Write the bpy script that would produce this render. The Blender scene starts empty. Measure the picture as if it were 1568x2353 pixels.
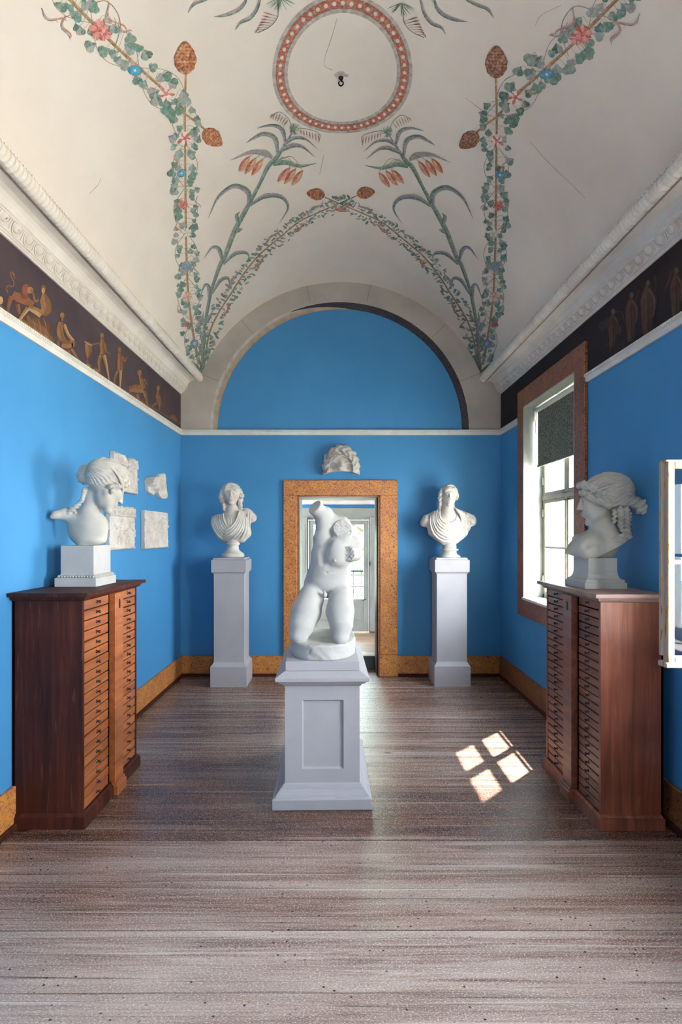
import bpy, math, random
import numpy as np
from mathutils import Vector, Matrix

C = bpy.context.scene.collection
# ------------------------------------------------------------------ camera
F = 1242.0            # focal length in pixels of the 1568 x 2353 frame
VX, VY, EYE = 777.0, 1228.0, 1.55
cam_d = bpy.data.cameras.new('camera')
cam = bpy.data.objects.new('camera', cam_d); C.objects.link(cam)
cam_d.sensor_fit = 'VERTICAL'; cam_d.sensor_height = 36.0; cam_d.sensor_width = 24.0
cam_d.lens = 36.0 * F / 2353.0
cam_d.shift_x = (784.0 - VX) / 2353.0
cam_d.shift_y = (VY - 1176.5) / 2353.0
cam_d.clip_start = 0.05; cam_d.clip_end = 200
cam.location = (0, 0, EYE); cam.rotation_euler = (math.pi / 2, 0, 0)
bpy.context.scene.camera = cam

# ------------------------------------------------------------------ world, sun, exposure
sc = bpy.context.scene
sc.view_settings.view_transform = 'Standard'
sc.view_settings.look = 'None'
sc.view_settings.gamma = 1.0
sc.view_settings.use_curve_mapping = False
sc.view_settings.exposure = 0.68
SKY_STRENGTH = 30.0
w = bpy.data.worlds.new('sky'); sc.world = w; w.use_nodes = True
nt = w.node_tree; bg = nt.nodes['Background']
tc = nt.nodes.new('ShaderNodeTexCoord'); sp = nt.nodes.new('ShaderNodeSeparateXYZ')
rp = nt.nodes.new('ShaderNodeValToRGB')
rp.color_ramp.elements[0].position = 0.0; rp.color_ramp.elements[0].color = (0.97, 0.985, 1.0, 1)
rp.color_ramp.elements[1].position = 0.7; rp.color_ramp.elements[1].color = (0.70, 0.83, 1.0, 1)
nt.links.new(tc.outputs['Generated'], sp.inputs[0]); nt.links.new(sp.outputs['Z'], rp.inputs[0])
nt.links.new(rp.outputs[0], bg.inputs[0]); bg.inputs[1].default_value = SKY_STRENGTH
sc.cycles.use_denoising = True
sc.cycles.max_bounces = 10; sc.cycles.diffuse_bounces = 7; sc.cycles.glossy_bounces = 4
sc.cycles.transparent_max_bounces = 12; sc.cycles.transmission_bounces = 6
sc.cycles.sample_clamp_indirect = 8.0
sc.cycles.caustics_reflective = False; sc.cycles.caustics_refractive = False

sun_d = bpy.data.lights.new('sun', 'SUN'); sun = bpy.data.objects.new('sun', sun_d); C.objects.link(sun)
sun_d.energy = 36.0; sun_d.angle = math.radians(0.7); sun_d.color = (1.0, 0.95, 0.87)
sun_dir = Vector((-0.71, -0.70, -1.455)).normalized()
sun.rotation_euler = sun_dir.to_track_quat('-Z', 'Y').to_euler(); sun.location = (8, 12, 15)

def daylight(name, loc, size_y, size_z, power, color, portal=False, rot=None):
    """daylight arriving at a window opening of the right wall"""
    d = bpy.data.lights.new(name, 'AREA'); o = bpy.data.objects.new(name, d); C.objects.link(o)
    d.shape = 'RECTANGLE'; d.size = size_z; d.size_y = size_y; d.energy = power; d.color = color
    o.location = loc; o.rotation_euler = rot or (0, math.pi / 2, 0)
    if portal: d.cycles.is_portal = True
    return o
DAY = (0.86, 0.93, 1.0)
daylight('daylight_window_1', (2.20, 4.58, 1.86), 1.11, 1.82, 1, DAY, portal=True)
daylight('daylight_window_2', (2.20, 1.87, 1.86), 1.11, 1.82, 1, DAY, portal=True)
daylight('daylight_added_window_3', (2.20, -0.90, 1.86), 1.11, 1.82, 1, DAY, portal=True)  # portal of the unseen third window, added as extra fill
daylight('daylight_added_window_4', (0.95, -2.85, 1.85), 1.3, 0.4, 1, DAY, portal=True, rot=(math.pi / 2, 0, 0))  # portal of the unseen window added behind the camera
# daylight in the next room, through an added unseen side window and its glazed door
daylight('daylight_next_room', (-2.75, 7.1, 1.9), 1.3, 0.6, 1, DAY, portal=True, rot=(0, -math.pi / 2, 0))

# ------------------------------------------------------------------ helpers
def lin(c):
    if isinstance(c, str):
        c = tuple(int(c[i:i + 2], 16) for i in (0, 2, 4))
    return tuple((v / 255 / 12.92) if v / 255 <= 0.04045 else ((v / 255 + 0.055) / 1.055) ** 2.4 for v in c) + (1.0,)

def Px(px, py, d):
    """point seen at pixel (px, py) of the photograph at depth d"""
    return (((px - VX) * d / F), d, EYE - (py - VY) * d / F)

class MB:
    """collects shapes and links them as ONE mesh object"""
    def __init__(s): s.v = []; s.f = []; s.c = []; s.smooth = set()
    def add(s, vs, fs, col=None, smooth=False):
        n = len(s.v); s.v += [tuple(v) for v in vs]
        for f in fs:
            if smooth: s.smooth.add(len(s.f))
            s.f.append(tuple(i + n for i in f)); s.c.append(col)
        return s
    def box(s, x0, x1, y0, y1, z0, z1, col=None, bev=0.0):
        if x1 < x0: x0, x1 = x1, x0
        if bev > 0:
            b = bev; vs = []; 
            for z, i in ((z0, b), (z0 + b, 0), (z1 - b, 0), (z1, b)):
                xa, xb, ya, yb = x0 + i, x1 - i, y0 + i, y1 - i
                c = b if i == 0 else 0.0
                vs += [(xa + b, ya, z), (xb - b, ya, z), (xb, ya + b, z), (xb, yb - b, z),
                       (xb - b, yb, z), (xa + b, yb, z), (xa, yb - b, z), (xa, ya + b, z)]
            fs = [tuple(range(7, -1, -1)), tuple(range(24, 32))]
            for k in range(3):
                for j in range(8):
                    a = k * 8 + j; c2 = k * 8 + (j + 1) % 8
                    fs.append((a, c2, c2 + 8, a + 8))
            return s.add(vs, fs, col)
        vs = [(x0, y0, z0), (x1, y0, z0), (x1, y1, z0), (x0, y1, z0), (x0, y0, z1), (x1, y0, z1), (x1, y1, z1), (x0, y1, z1)]
        return s.add(vs, [(3, 2, 1, 0), (4, 5, 6, 7), (0, 1, 5, 4), (1, 2, 6, 5), (2, 3, 7, 6), (3, 0, 4, 7)], col)
    def frustum(s, r0, z0, r1, z1, col=None):
        """r = (x0, x1, y0, y1) rings at z0 and z1, closed"""
        vs = []
        for (a, b, c, d), z in ((r0, z0), (r1, z1)):
            vs += [(a, c, z), (b, c, z), (b, d, z), (a, d, z)]
        return s.add(vs, [(3, 2, 1, 0), (4, 5, 6, 7), (0, 1, 5, 4), (1, 2, 6, 5), (2, 3, 7, 6), (3, 0, 4, 7)], col)
    def rings(s, cx, cy, hx, hy, prof, bev=0.0):
        """square moulded shaft: prof = [(offset, z)...] around a rectangle of half sizes hx, hy"""
        n = len(prof); vs = []
        for o, z in prof:
            vs += [(cx - hx - o, cy - hy - o, z), (cx + hx + o, cy - hy - o, z), (cx + hx + o, cy + hy + o, z), (cx - hx - o, cy + hy + o, z)]
        fs = [(3, 2, 1, 0), tuple(4 * (n - 1) + i for i in range(4))]
        for k in range(n - 1):
            for j in range(4):
                a = 4 * k + j; b = 4 * k + (j + 1) % 4
                fs.append((a, b, b + 4, a + 4))
        return s.add(vs, fs)
    def sweep_y(s, prof, y0, y1, closed=True, smooth=False, ns=1):
        """profile (x, z) extruded along y"""
        n = len(prof); vs = []
        for k in range(ns + 1):
            y = y0 + (y1 - y0) * k / ns
            vs += [(x, y, z) for x, z in prof]
        fs = []
        m = n if closed else n - 1
        for k in range(ns):
            for j in range(m):
                a = k * n + j; b = k * n + (j + 1) % n
                fs.append((a, b, b + n, a + n))
        if closed: fs += [tuple(range(n - 1, -1, -1)), tuple(range(ns * n, ns * n + n))]
        return s.add(vs, fs, None, smooth)
    def sweep_x(s, prof, x0, x1, closed=True):
        """profile (y, z) extruded along x"""
        n = len(prof); vs = [(x0, y, z) for y, z in prof] + [(x1, y, z) for y, z in prof]
        fs = [(j, j + n, (j + 1) % n + n, (j + 1) % n) for j in range(n if closed else n - 1)]
        if closed: fs += [tuple(range(n)), tuple(range(2 * n - 1, n - 1, -1))]
        return s.add(vs, fs)
    def tube(s, pts, rs, n=8, col=None, smooth=True):
        pts = [Vector(p) for p in pts]
        if not isinstance(rs, (list, tuple)): rs = [rs] * len(pts)
        vs = []; fs = []
        up = None
        for i, p in enumerate(pts):
            t = (pts[min(i + 1, len(pts) - 1)] - pts[max(i - 1, 0)]).normalized()
            if up is None:
                up = Vector((0, 0, 1)) if abs(t.z) < 0.9 else Vector((1, 0, 0))
            a = t.cross(up).normalized(); b = a.cross(t).normalized(); up = b
            for k in range(n):
                th = 2 * math.pi * k / n
                vs.append(p + (a * math.cos(th) + b * math.sin(th)) * rs[i])
        for i in range(len(pts) - 1):
            for k in range(n):
                fs.append((i * n + k, i * n + (k + 1) % n, (i + 1) * n + (k + 1) % n, (i + 1) * n + k))
        fs += [tuple(range(n - 1, -1, -1)), tuple(range((len(pts) - 1) * n, len(pts) * n))]
        return s.add(vs, fs, col, smooth)
    def lathe(s, cx, cy, prof, n=32, smooth=True, sx=1.0, sy=1.0):
        vs = []; m = len(prof)
        for r, z in prof:
            for k in range(n):
                th = 2 * math.pi * k / n
                vs.append((cx + r * sx * math.cos(th), cy + r * sy * math.sin(th), z))
        fs = []
        for i in range(m - 1):
            for k in range(n):
                fs.append((i * n + k, i * n + (k + 1) % n, (i + 1) * n + (k + 1) % n, (i + 1) * n + k))
        fs += [tuple(range(n - 1, -1, -1)), tuple(range((m - 1) * n, m * n))]
        return s.add(vs, fs, None, smooth)
    def build(s, name, mat, parent=None, origin=None):
        me = bpy.data.meshes.new(name)
        o3 = Vector(origin) if origin is not None else Vector((0, 0, 0))
        me.from_pydata([(v[0] - o3.x, v[1] - o3.y, v[2] - o3.z) for v in s.v], [], s.f)
        for i in s.smooth: me.polygons[i].use_smooth = True
        if any(c is not None for c in s.c):
            at = me.color_attributes.new('paint', 'FLOAT_COLOR', 'CORNER')
            arr = []
            for f, c in zip(s.f, s.c):
                cc = c if c is not None else (1, 1, 1, 1)
                for _ in f: arr += cc
            at.data.foreach_set('color', arr)
        me.materials.append(mat); me.update()
        o = bpy.data.objects.new(name, me); C.objects.link(o)
        o.location = o3
        if parent is not None:
            o.parent = parent
            o.location = o3 - Vector(parent.get('wloc', (0, 0, 0)))
        return o

def tag(o, label=None, cat=None, group=None, kind=None):
    if label: o['label'] = label
    if cat: o['category'] = cat
    if group: o['group'] = group
    if kind: o['kind'] = kind
    return o
def thing(name, loc, label, cat, group=None, kind=None):
    o = bpy.data.objects.new(name, None); C.objects.link(o); o.location = loc; o['wloc'] = tuple(loc)
    o.empty_display_size = 0.05
    return tag(o, label, cat, group, kind)
def struct(o): o['kind'] = 'structure'; return o

# ------------------------------------------------------------------ materials
def mat(name, col, rough=0.6, spec=0.4, metal=0.0):
    m = bpy.data.materials.new(name); m.use_nodes = True
    b = m.node_tree.nodes['Principled BSDF']
    b.inputs['Base Color'].default_value = lin(col) if not (isinstance(col, tuple) and len(col) == 4) else col
    b.inputs['Roughness'].default_value = rough; b.inputs['Specular IOR Level'].default_value = spec
    b.inputs['Metallic'].default_value = metal
    return m
def N(m, t, **kw):
    n = m.node_tree.nodes.new(t)
    for k, v in kw.items():
        if k.startswith('i_'): n.inputs[k[2:].replace('_', ' ')].default_value = v
        else: setattr(n, k, v)
    return n
def L(m, a, b): m.node_tree.links.new(a, b)
def ramp(m, fac, stops, interp='LINEAR'):
    r = N(m, 'ShaderNodeValToRGB'); r.color_ramp.interpolation = interp
    e = r.color_ramp.elements
    while len(e) < len(stops): e.new(0.5)
    for q, (p, c) in zip(e, stops): q.position = p; q.color = lin(c) if not isinstance(c, float) else (c, c, c, 1)
    L(m, fac, r.inputs[0]); return r.outputs[0]
def coords(m, scale=(1, 1, 1), rot=(0, 0, 0)):
    t = N(m, 'ShaderNodeTexCoord'); g = N(m, 'ShaderNodeNewGeometry'); mp = N(m, 'ShaderNodeMapping')
    mp.inputs['Scale'].default_value = scale; mp.inputs['Rotation'].default_value = rot
    L(m, g.outputs['Position'], mp.inputs['Vector']); return mp.outputs[0]
def noise(m, vec, scale, detail=4, rough=0.55, dist=0.0):
    n = N(m, 'ShaderNodeTexNoise'); n.inputs['Scale'].default_value = scale; n.inputs['Detail'].default_value = detail
    n.inputs['Roughness'].default_value = rough; n.inputs['Distortion'].default_value = dist
    L(m, vec, n.inputs['Vector']); return n.outputs['Fac']
def mixc(m, fac, a, b, mode='MIX'):
    n = N(m, 'ShaderNodeMix', data_type='RGBA', blend_type=mode)
    for s, v in ((0, fac), (6, a), (7, b)):
        if hasattr(v, 'links'): L(m, v, n.inputs[s])
        elif s == 0: n.inputs[0].default_value = v
        else: n.inputs[s].default_value = lin(v) if not (isinstance(v, tuple) and len(v) == 4) else v
    return n.outputs[2]
def bump(m, h, strength, dist=0.01):
    b = N(m, 'ShaderNodeBump'); b.inputs['Strength'].default_value = strength; b.inputs['Distance'].default_value = dist
    L(m, h, b.inputs['Height']); L(m, b.outputs[0], m.node_tree.nodes['Principled BSDF'].inputs['Normal'])
def setc(m, out, inp='Base Color'): L(m, out, m.node_tree.nodes['Principled BSDF'].inputs[inp])

def plaster(name, base, var, rough=0.85, sc_=1.2, bmp=0.15, fine=25):
    m = mat(name, base, rough, 0.2)
    v = coords(m)
    n1 = noise(m, v, sc_, 5, 0.6); c = ramp(m, n1, [(0.35, base), (0.68, var)])
    setc(m, c); n2 = noise(m, v, fine, 3); bump(m, n2, bmp, 0.004); return m

M = {}
M['blue'] = plaster('blue_wall_paint', '4a8cbc', '4283b4', 0.5, 1.0, 0.25, 9)
M['vault'] = plaster('cream_vault_plaster', 'ddd0c2', 'd0c0b1', 0.9, 0.9, 0.2, 6)
M['stucco'] = plaster('cornice_stucco', 'e6dccf', 'd8ccbe', 0.7, 4, 0.2, 40)
M['trimwhite'] = plaster('white_trim_paint', 'e4ded3', 'd6cbbd', 0.5, 6, 0.15, 40)
M['cast'] = plaster('white_plaster_cast', 'b9b6b2', 'adaaa5', 0.6, 5, 0.12, 60)
M['casthead'] = plaster('cream_plaster_cast', 'beb9b0', 'a9a297', 0.6, 5, 0.12, 60)
M['marble'] = plaster('aged_marble_bust', 'cfcac3', 'bab0a4', 0.5, 9, 0.1, 60)
M['ped'] = plaster('grey_lilac_paint', 'aba7a9', 'a39fa1', 0.45, 3, 0.1, 30)
M['reveal'] = plaster('white_reveal_paint', 'acaea6', '9c9e94', 0.6, 3, 0.1, 30)
M['grey_arch'] = plaster('grey_arch_paint', 'bdb3a8', 'aaa096', 0.8, 2.0, 0.15, 12)
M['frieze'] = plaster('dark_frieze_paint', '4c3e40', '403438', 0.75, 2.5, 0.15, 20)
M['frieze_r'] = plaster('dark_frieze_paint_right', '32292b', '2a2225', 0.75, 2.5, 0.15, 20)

def paint_mat(name, rough=0.85, wear='e0d4c8', amt=0.25):
    m = mat(name, 'ffffff', rough, 0.15)
    a = N(m, 'ShaderNodeAttribute', attribute_name='paint')
    v = coords(m); n = noise(m, v, 60, 5, 0.7); f = ramp(m, n, [(0.45, 0.0), (0.8, amt)])
    c = mixc(m, f, a.outputs['Color'], wear)
    n2 = noise(m, v, 18, 3, 0.6); f2 = ramp(m, n2, [(0.3, 0.78), (0.7, 1.12)])
    c = mixc(m, 1.0, c, f2, 'MULTIPLY'); setc(m, c); return m
M['paint'] = paint_mat('fresco_paint', amt=0.55)
M['paint_arch'] = paint_mat('arch_moulding_paint', wear='a09488', amt=0.3)
M['paint_frieze'] = paint_mat('frieze_figure_paint', wear='3c3032', amt=0.35)

def marbled(name, c0, c1, vein):
    m = mat(name, c0, 0.35, 0.5); v = coords(m)
    nz = N(m, 'ShaderNodeTexNoise'); nz.inputs['Scale'].default_value = 22; L(m, v, nz.inputs['Vector'])
    mx = N(m, 'ShaderNodeVectorMath', operation='MULTIPLY_ADD'); L(m, nz.outputs['Color'], mx.inputs[0])
    mx.inputs[1].default_value = (0.05, 0.05, 0.05); L(m, v, mx.inputs[2])
    vo = N(m, 'ShaderNodeTexVoronoi', feature='DISTANCE_TO_EDGE'); vo.inputs['Scale'].default_value = 46
    L(m, mx.outputs[0], vo.inputs['Vector'])
    edge = ramp(m, vo.outputs['Distance'], [(0.03, 1.0), (0.10, 0.0)])
    br = noise(m, v, 45, 3, 0.6); br = ramp(m, br, [(0.42, 0.0), (0.52, 1.0)])
    mul = N(m, 'ShaderNodeMath', operation='MULTIPLY'); L(m, edge, mul.inputs[0]); L(m, br, mul.inputs[1])
    mott = noise(m, v, 11, 5, 0.6); base = ramp(m, mott, [(0.3, c0), (0.7, c1)])
    c = mixc(m, mul.outputs[0], base, vein); setc(m, c); return m
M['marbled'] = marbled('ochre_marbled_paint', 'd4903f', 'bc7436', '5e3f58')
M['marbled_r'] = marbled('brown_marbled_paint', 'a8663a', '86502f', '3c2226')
def wood(name, dark, mid, light, axis='z', rough=0.35, fine=1.0, spec=0.5, scratch=0.0):
    m = mat(name, mid, rough, spec)
    sc3 = {'x': (1.2, 26, 26), 'z': (26, 26, 1.2), 'y': (26, 1.2, 26)}[axis]
    v = coords(m, tuple(s * fine for s in sc3))
    n = noise(m, v, 1.0, 6, 0.65, 0.6); c = ramp(m, n, [(0.28, dark), (0.5, mid), (0.74, light)])
    v2 = coords(m); n2 = noise(m, v2, 2.2, 4, 0.6); f = ramp(m, n2, [(0.35, 0.65), (0.7, 1.12)])
    c = mixc(m, 1.0, c, f, 'MULTIPLY')
    if scratch:
        v3 = coords(m, {'x': (4, 60, 60), 'z': (60, 60, 5), 'y': (60, 4, 60)}[axis]); n3 = noise(m, v3, 1.0, 2, 0.5)
        c = mixc(m, ramp(m, n3, [(0.66, 0.0), (0.74, scratch)]), c, 'a87858')
    setc(m, c)
    r = ramp(m, n2, [(0.3, rough - 0.08), (0.7, rough + 0.15)]); setc(m, r, 'Roughness')
    bump(m, n, 0.12, 0.003); return m
M['cab_dark'] = wood('dark_stained_pine', '2e130c', '461e14', '62301f', 'z', 0.55, spec=0.25, scratch=0.15)
M['cab_red'] = wood('red_brown_pine', '5a2a1c', '82442e', '9a5a40', 'z', 0.40, scratch=0.25)
M['drawer_l'] = wood('honey_brown_drawer_wood', '7c3c20', 'a05a30', 'b8703e', 'y', 0.36)
M['drawer_r'] = wood('reddish_drawer_wood', '5c2c20', '7c4430', '92563c', 'y', 0.36)
M['gap'] = mat('dark_gap_shadow_wood', '1c100c', 0.8, 0.1)
M['knob'] = mat('dark_turned_wood', '2a1610', 0.3, 0.6)
M['iron'] = mat('black_iron', '1e1c1c', 0.45, 0.5, 0.6)
M['brass'] = mat('dull_brass', '6a5a3a', 0.45, 0.5, 0.7)
M['slab_edge'] = wood('worn_tabletop_edge', '6c5048', '8a6c62', 'a68a80', 'x', 0.4)

def floor_mat(nm, pale, tint):
    m = mat(nm, '6a4838', 0.34, 0.75)
    oi = N(m, 'ShaderNodeObjectInfo')
    g = N(m, 'ShaderNodeNewGeometry'); off = N(m, 'ShaderNodeVectorMath', operation='MULTIPLY_ADD')
    cmb = N(m, 'ShaderNodeCombineXYZ'); L(m, oi.outputs['Random'], cmb.inputs[0]); L(m, oi.outputs['Random'], cmb.inputs[2])
    L(m, cmb.outputs[0], off.inputs[0]); off.inputs[1].default_value = (9, 9, 9); L(m, g.outputs['Position'], off.inputs[2])
    def mp(s):
        k = N(m, 'ShaderNodeMapping'); k.inputs['Scale'].default_value = s; L(m, off.outputs[0], k.inputs['Vector']); return k.outputs[0]
    n1 = noise(m, mp((1.6, 34, 34)), 1.0, 7, 0.7, 1.2)
    c = ramp(m, n1, [(0.30, tint[0]), (0.45, tint[1]), (0.6, tint[2]), (0.8, tint[3])])
    # long pale streaks worn along the grain
    n2 = noise(m, mp((0.5, 11, 11)), 1.0, 5, 0.6, 0.5); c = mixc(m, ramp(m, n2, [(0.58 - pale * 0.22, 0.0), (0.78 - pale * 0.2, 0.3 + 0.3 * pale)]), c, 'c0aa9c')
    # broad warm stains
    n3 = noise(m, mp((0.8, 1.6, 1.6)), 1.0, 4, 0.6); c = mixc(m, ramp(m, n3, [(0.35, 0.6 - 0.35 * pale), (0.62, 0.0)]), c, '5a3424')
    # scuffs: fine criss-cross
    n4 = noise(m, mp((130, 210, 130)), 1.0, 3, 0.7); c = mixc(m, ramp(m, n4, [(0.52, 0.0), (0.64, 0.15 + 0.45 * pale)]), c, 'd0c2b8')
    n7 = noise(m, mp((90, 150, 90)), 1.0, 3, 0.7); c = mixc(m, ramp(m, n7, [(0.36, 0.45), (0.44, 0.0)]), c, '4a3228')
    # worm holes and dark pits
    vo = N(m, 'ShaderNodeTexVoronoi'); vo.inputs['Scale'].default_value = 1.0; L(m, mp((26, 34, 30)), vo.inputs['Vector'])
    pit = ramp(m, vo.outputs['Distance'], [(0.09, 1.0), (0.16, 0.0)])
    sel = ramp(m, noise(m, mp((9, 9, 9)), 1.0, 2), [(0.5, 0.0), (0.56, 1.0)])
    mu = N(m, 'ShaderNodeMath', operation='MULTIPLY'); L(m, pit, mu.inputs[0]); L(m, sel, mu.inputs[1])
    c = mixc(m, mu.outputs[0], c, '22140f')
    # pale lengthwise streaks where the grain stands proud
    n6 = noise(m, mp((0.5, 40, 40)), 1.0, 3, 0.5, 0.3); c = mixc(m, ramp(m, n6, [(0.58, 0.0), (0.70, 0.2 + 0.3 * pale)]), c, 'd2c2b8')
    n8 = noise(m, mp((0.7, 60, 60)), 1.0, 4, 0.6, 0.8); c = mixc(m, ramp(m, n8, [(0.30, 0.8), (0.42, 0.0)]), c, '38221a')
    # knots
    vk = N(m, 'ShaderNodeTexVoronoi'); vk.inputs['Scale'].default_value = 1.0; L(m, mp((1.6, 3.4, 2)), vk.inputs['Vector'])
    c = mixc(m, ramp(m, vk.outputs['Distance'], [(0.030, 0.95), (0.045, 0.35), (0.10, 0.0)]), c, '2e170e')
    setc(m, c)
    nr = ramp(m, n4, [(0.4, 0.15), (0.7, 0.36)]); setc(m, nr, 'Roughness')
    ad = N(m, 'ShaderNodeMath', operation='ADD'); L(m, n1, ad.inputs[0]); L(m, n4, ad.inputs[1])
    bump(m, ad.outputs[0], 0.30, 0.004)
    return m
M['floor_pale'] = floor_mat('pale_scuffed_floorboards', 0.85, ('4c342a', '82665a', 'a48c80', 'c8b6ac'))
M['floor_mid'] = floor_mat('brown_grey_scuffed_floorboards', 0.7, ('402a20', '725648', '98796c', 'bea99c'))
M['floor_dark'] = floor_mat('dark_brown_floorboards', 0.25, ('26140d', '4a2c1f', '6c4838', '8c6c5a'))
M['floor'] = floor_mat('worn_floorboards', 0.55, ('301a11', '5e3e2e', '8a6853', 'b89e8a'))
M['floor2'] = wood('next_room_boards', '6a4a30', '96704c', 'b08a64', 'x', 0.3)
M['stone'] = plaster('grey_green_stone_step', '6c7870', '56605a', 0.5, 5, 0.3, 20)
M['oldwhite'] = plaster('aged_white_window_paint', 'aaa595', '948d7c', 0.5, 12, 0.3, 50)
def peeling():
    m = mat('peeling_white_paint_over_wood', 'e6e2dc', 0.6, 0.3); v = coords(m, (60, 60, 9))
    n = noise(m, v, 1.0, 6, 0.7, 0.5); c = ramp(m, n, [(0.40, '8a6040'), (0.46, 'c8a070'), (0.5, 'a09890'), (1.0, 'aca49c')])
    setc(m, c); bump(m, n, 0.6, 0.004); return m
M['peel'] = peeling()
M['greydoor'] = plaster('grey_white_door_paint', '9a998e', '8c8b80', 0.45, 3, 0.1, 30)
M['canvas'] = None
def blind_mat():
    m = mat('grey_green_blind_fabric', '6a6c62', 0.9, 0.1); v = coords(m)
    n = noise(m, v, 90, 3, 0.7); c = ramp(m, n, [(0.42, '4e5048'), (0.5, '686a60'), (0.62, '9a9c90')]); setc(m, c)
    b = m.node_tree.nodes['Principled BSDF']; out = m.node_tree.nodes['Material Output']
    tr = N(m, 'ShaderNodeBsdfTranslucent'); tr.inputs[0].default_value = lin('8a8c80')
    ms = N(m, 'ShaderNodeMixShader'); ms.inputs[0].default_value = 0.06
    L(m, b.outputs[0], ms.inputs[1]); L(m, tr.outputs[0], ms.inputs[2]); L(m, ms.outputs[0], out.inputs[0]); return m
M['blind'] = blind_mat()
def glass():
    m = bpy.data.materials.new('window_glass'); m.use_nodes = True; t = m.node_tree; t.nodes.clear()
    out = t.nodes.new('ShaderNodeOutputMaterial'); mx = t.nodes.new('ShaderNodeMixShader'); lw = t.nodes.new('ShaderNodeLayerWeight')
    pw = t.nodes.new('ShaderNodeMath'); pw.operation = 'POWER'; pw.inputs[1].default_value = 4.0; t.links.new(lw.outputs['Facing'], pw.inputs[0])
    fr = t.nodes.new('ShaderNodeMath'); fr.operation = 'MULTIPLY_ADD'; fr.inputs[1].default_value = 0.5; fr.inputs[2].default_value = 0.03; t.links.new(pw.outputs[0], fr.inputs[0])
    a = t.nodes.new('ShaderNodeBsdfTransparent'); a.inputs[0].default_value = (0.97, 0.985, 0.98, 1); g = t.nodes.new('ShaderNodeBsdfGlossy'); g.inputs['Roughness'].default_value = 0.02
    t.links.new(fr.outputs[0], mx.inputs[0]); t.links.new(a.outputs[0], mx.inputs[1]); t.links.new(g.outputs[0], mx.inputs[2]); t.links.new(mx.outputs[0], out.inputs[0])
    return m
M['glass'] = glass()

# ================================================================== ROOM
XL, XR, YB, Y0 = -1.726, 1.787, 5.92, -2.6
YT = 6.30                      # far face of the back wall
RAIL0, RAIL1 = 2.637, 2.694
VC = (0.035, 2.637, 1.677)     # vault: centre x, centre z, radius
DX0, DX1, DZ = -0.429, 0.4385, 1.965

# floor: a dark sub floor and every board on it
sub = MB().box(XL - 0.2, XR + 0.3, Y0 - 0.1, YT, -0.12, -0.03)
floor = struct(sub.build('floor', M['gap'])); floor['wloc'] = (0, 0, 0)
edges = [-2.6, -2.1, -1.6, -1.15, -0.65, -0.1, 0.42, 0.98, 1.50, 2.118, 2.738, 2.945, 3.336, 3.62, 3.93, 4.22, 4.55, 4.83, 5.12, 5.42, 5.68, 6.02, 6.30]
rnd = random.Random(4)
for a, b in zip(edges[:-1], edges[1:]):
    g = 0.0024
    x0, x1 = (XL - 0.05, XR + 0.05)
    if b > 6.0: x0, x1 = DX0 - 0.0, DX1 + 0.0
    if b > 5.9 and a < 5.9:
        x0, x1 = XL, XR
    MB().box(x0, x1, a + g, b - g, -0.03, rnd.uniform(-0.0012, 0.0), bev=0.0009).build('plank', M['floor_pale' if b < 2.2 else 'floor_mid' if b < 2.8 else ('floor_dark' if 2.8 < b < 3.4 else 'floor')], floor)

# left wall
wl = struct(MB().box(XL - 0.25, XL, Y0 - 0.2, YT, -0.05, 3.45).build('wall_left', M['blue'])); wl['wloc'] = (0, 0, 0)
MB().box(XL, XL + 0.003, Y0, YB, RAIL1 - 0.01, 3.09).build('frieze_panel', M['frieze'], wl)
# right wall with three window openings, the nearest-to-front one unseen and added for fill
WZ0, WZ1 = 0.943, 2.763
WINS = [(4.028, 5.137), (1.31, 2.419), (-1.455, -0.346)]
b = MB(); xo = 2.16
ys = [Y0 - 0.2]
for y0, y1 in sorted(WINS): ys += [y0, y1]
ys.append(YT)
for i in range(0, len(ys) - 1, 2): b.box(XR, xo, ys[i], ys[i + 1], -0.05, 3.45)
for y0, y1 in WINS:
    b.box(XR, xo, y0, y1, -0.05, WZ0); b.box(XR, xo, y0, y1, WZ1, 3.45)
wr = struct(b.build('wall_right', M['blue'])); wr['wloc'] = (0, 0, 0)
fr = MB(); segs = []
ya = Y0
for y0, y1 in sorted(WINS):
    segs.append((ya, y0 - 0.168)); ya = y1 + 0.168
segs.append((ya, YB))
for s0, s1 in segs: fr.box(XR - 0.003, XR, s0, s1, RAIL1 - 0.01, 3.09)
for y0, y1 in WINS: fr.box(XR - 0.003, XR, y0 - 0.168, y1 + 0.168, 2.925, 3.09)
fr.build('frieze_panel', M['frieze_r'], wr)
# back wall with the doorway
b = MB()
b.box(XL - 0.25, DX0, YB, YT, -0.05, 2.665); b.box(DX1, xo, YB, YT, -0.05, 2.665); b.box(DX0, DX1, YB, YT, DZ, 2.665)
wb = struct(b.build('wall_back', M['blue'])); wb['wloc'] = (0, 0, 0)
MB().box(XL - 0.25, xo, YB, YT, 2.665, 4.7).build('upper_wall', M['grey_arch'], wb)
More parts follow.
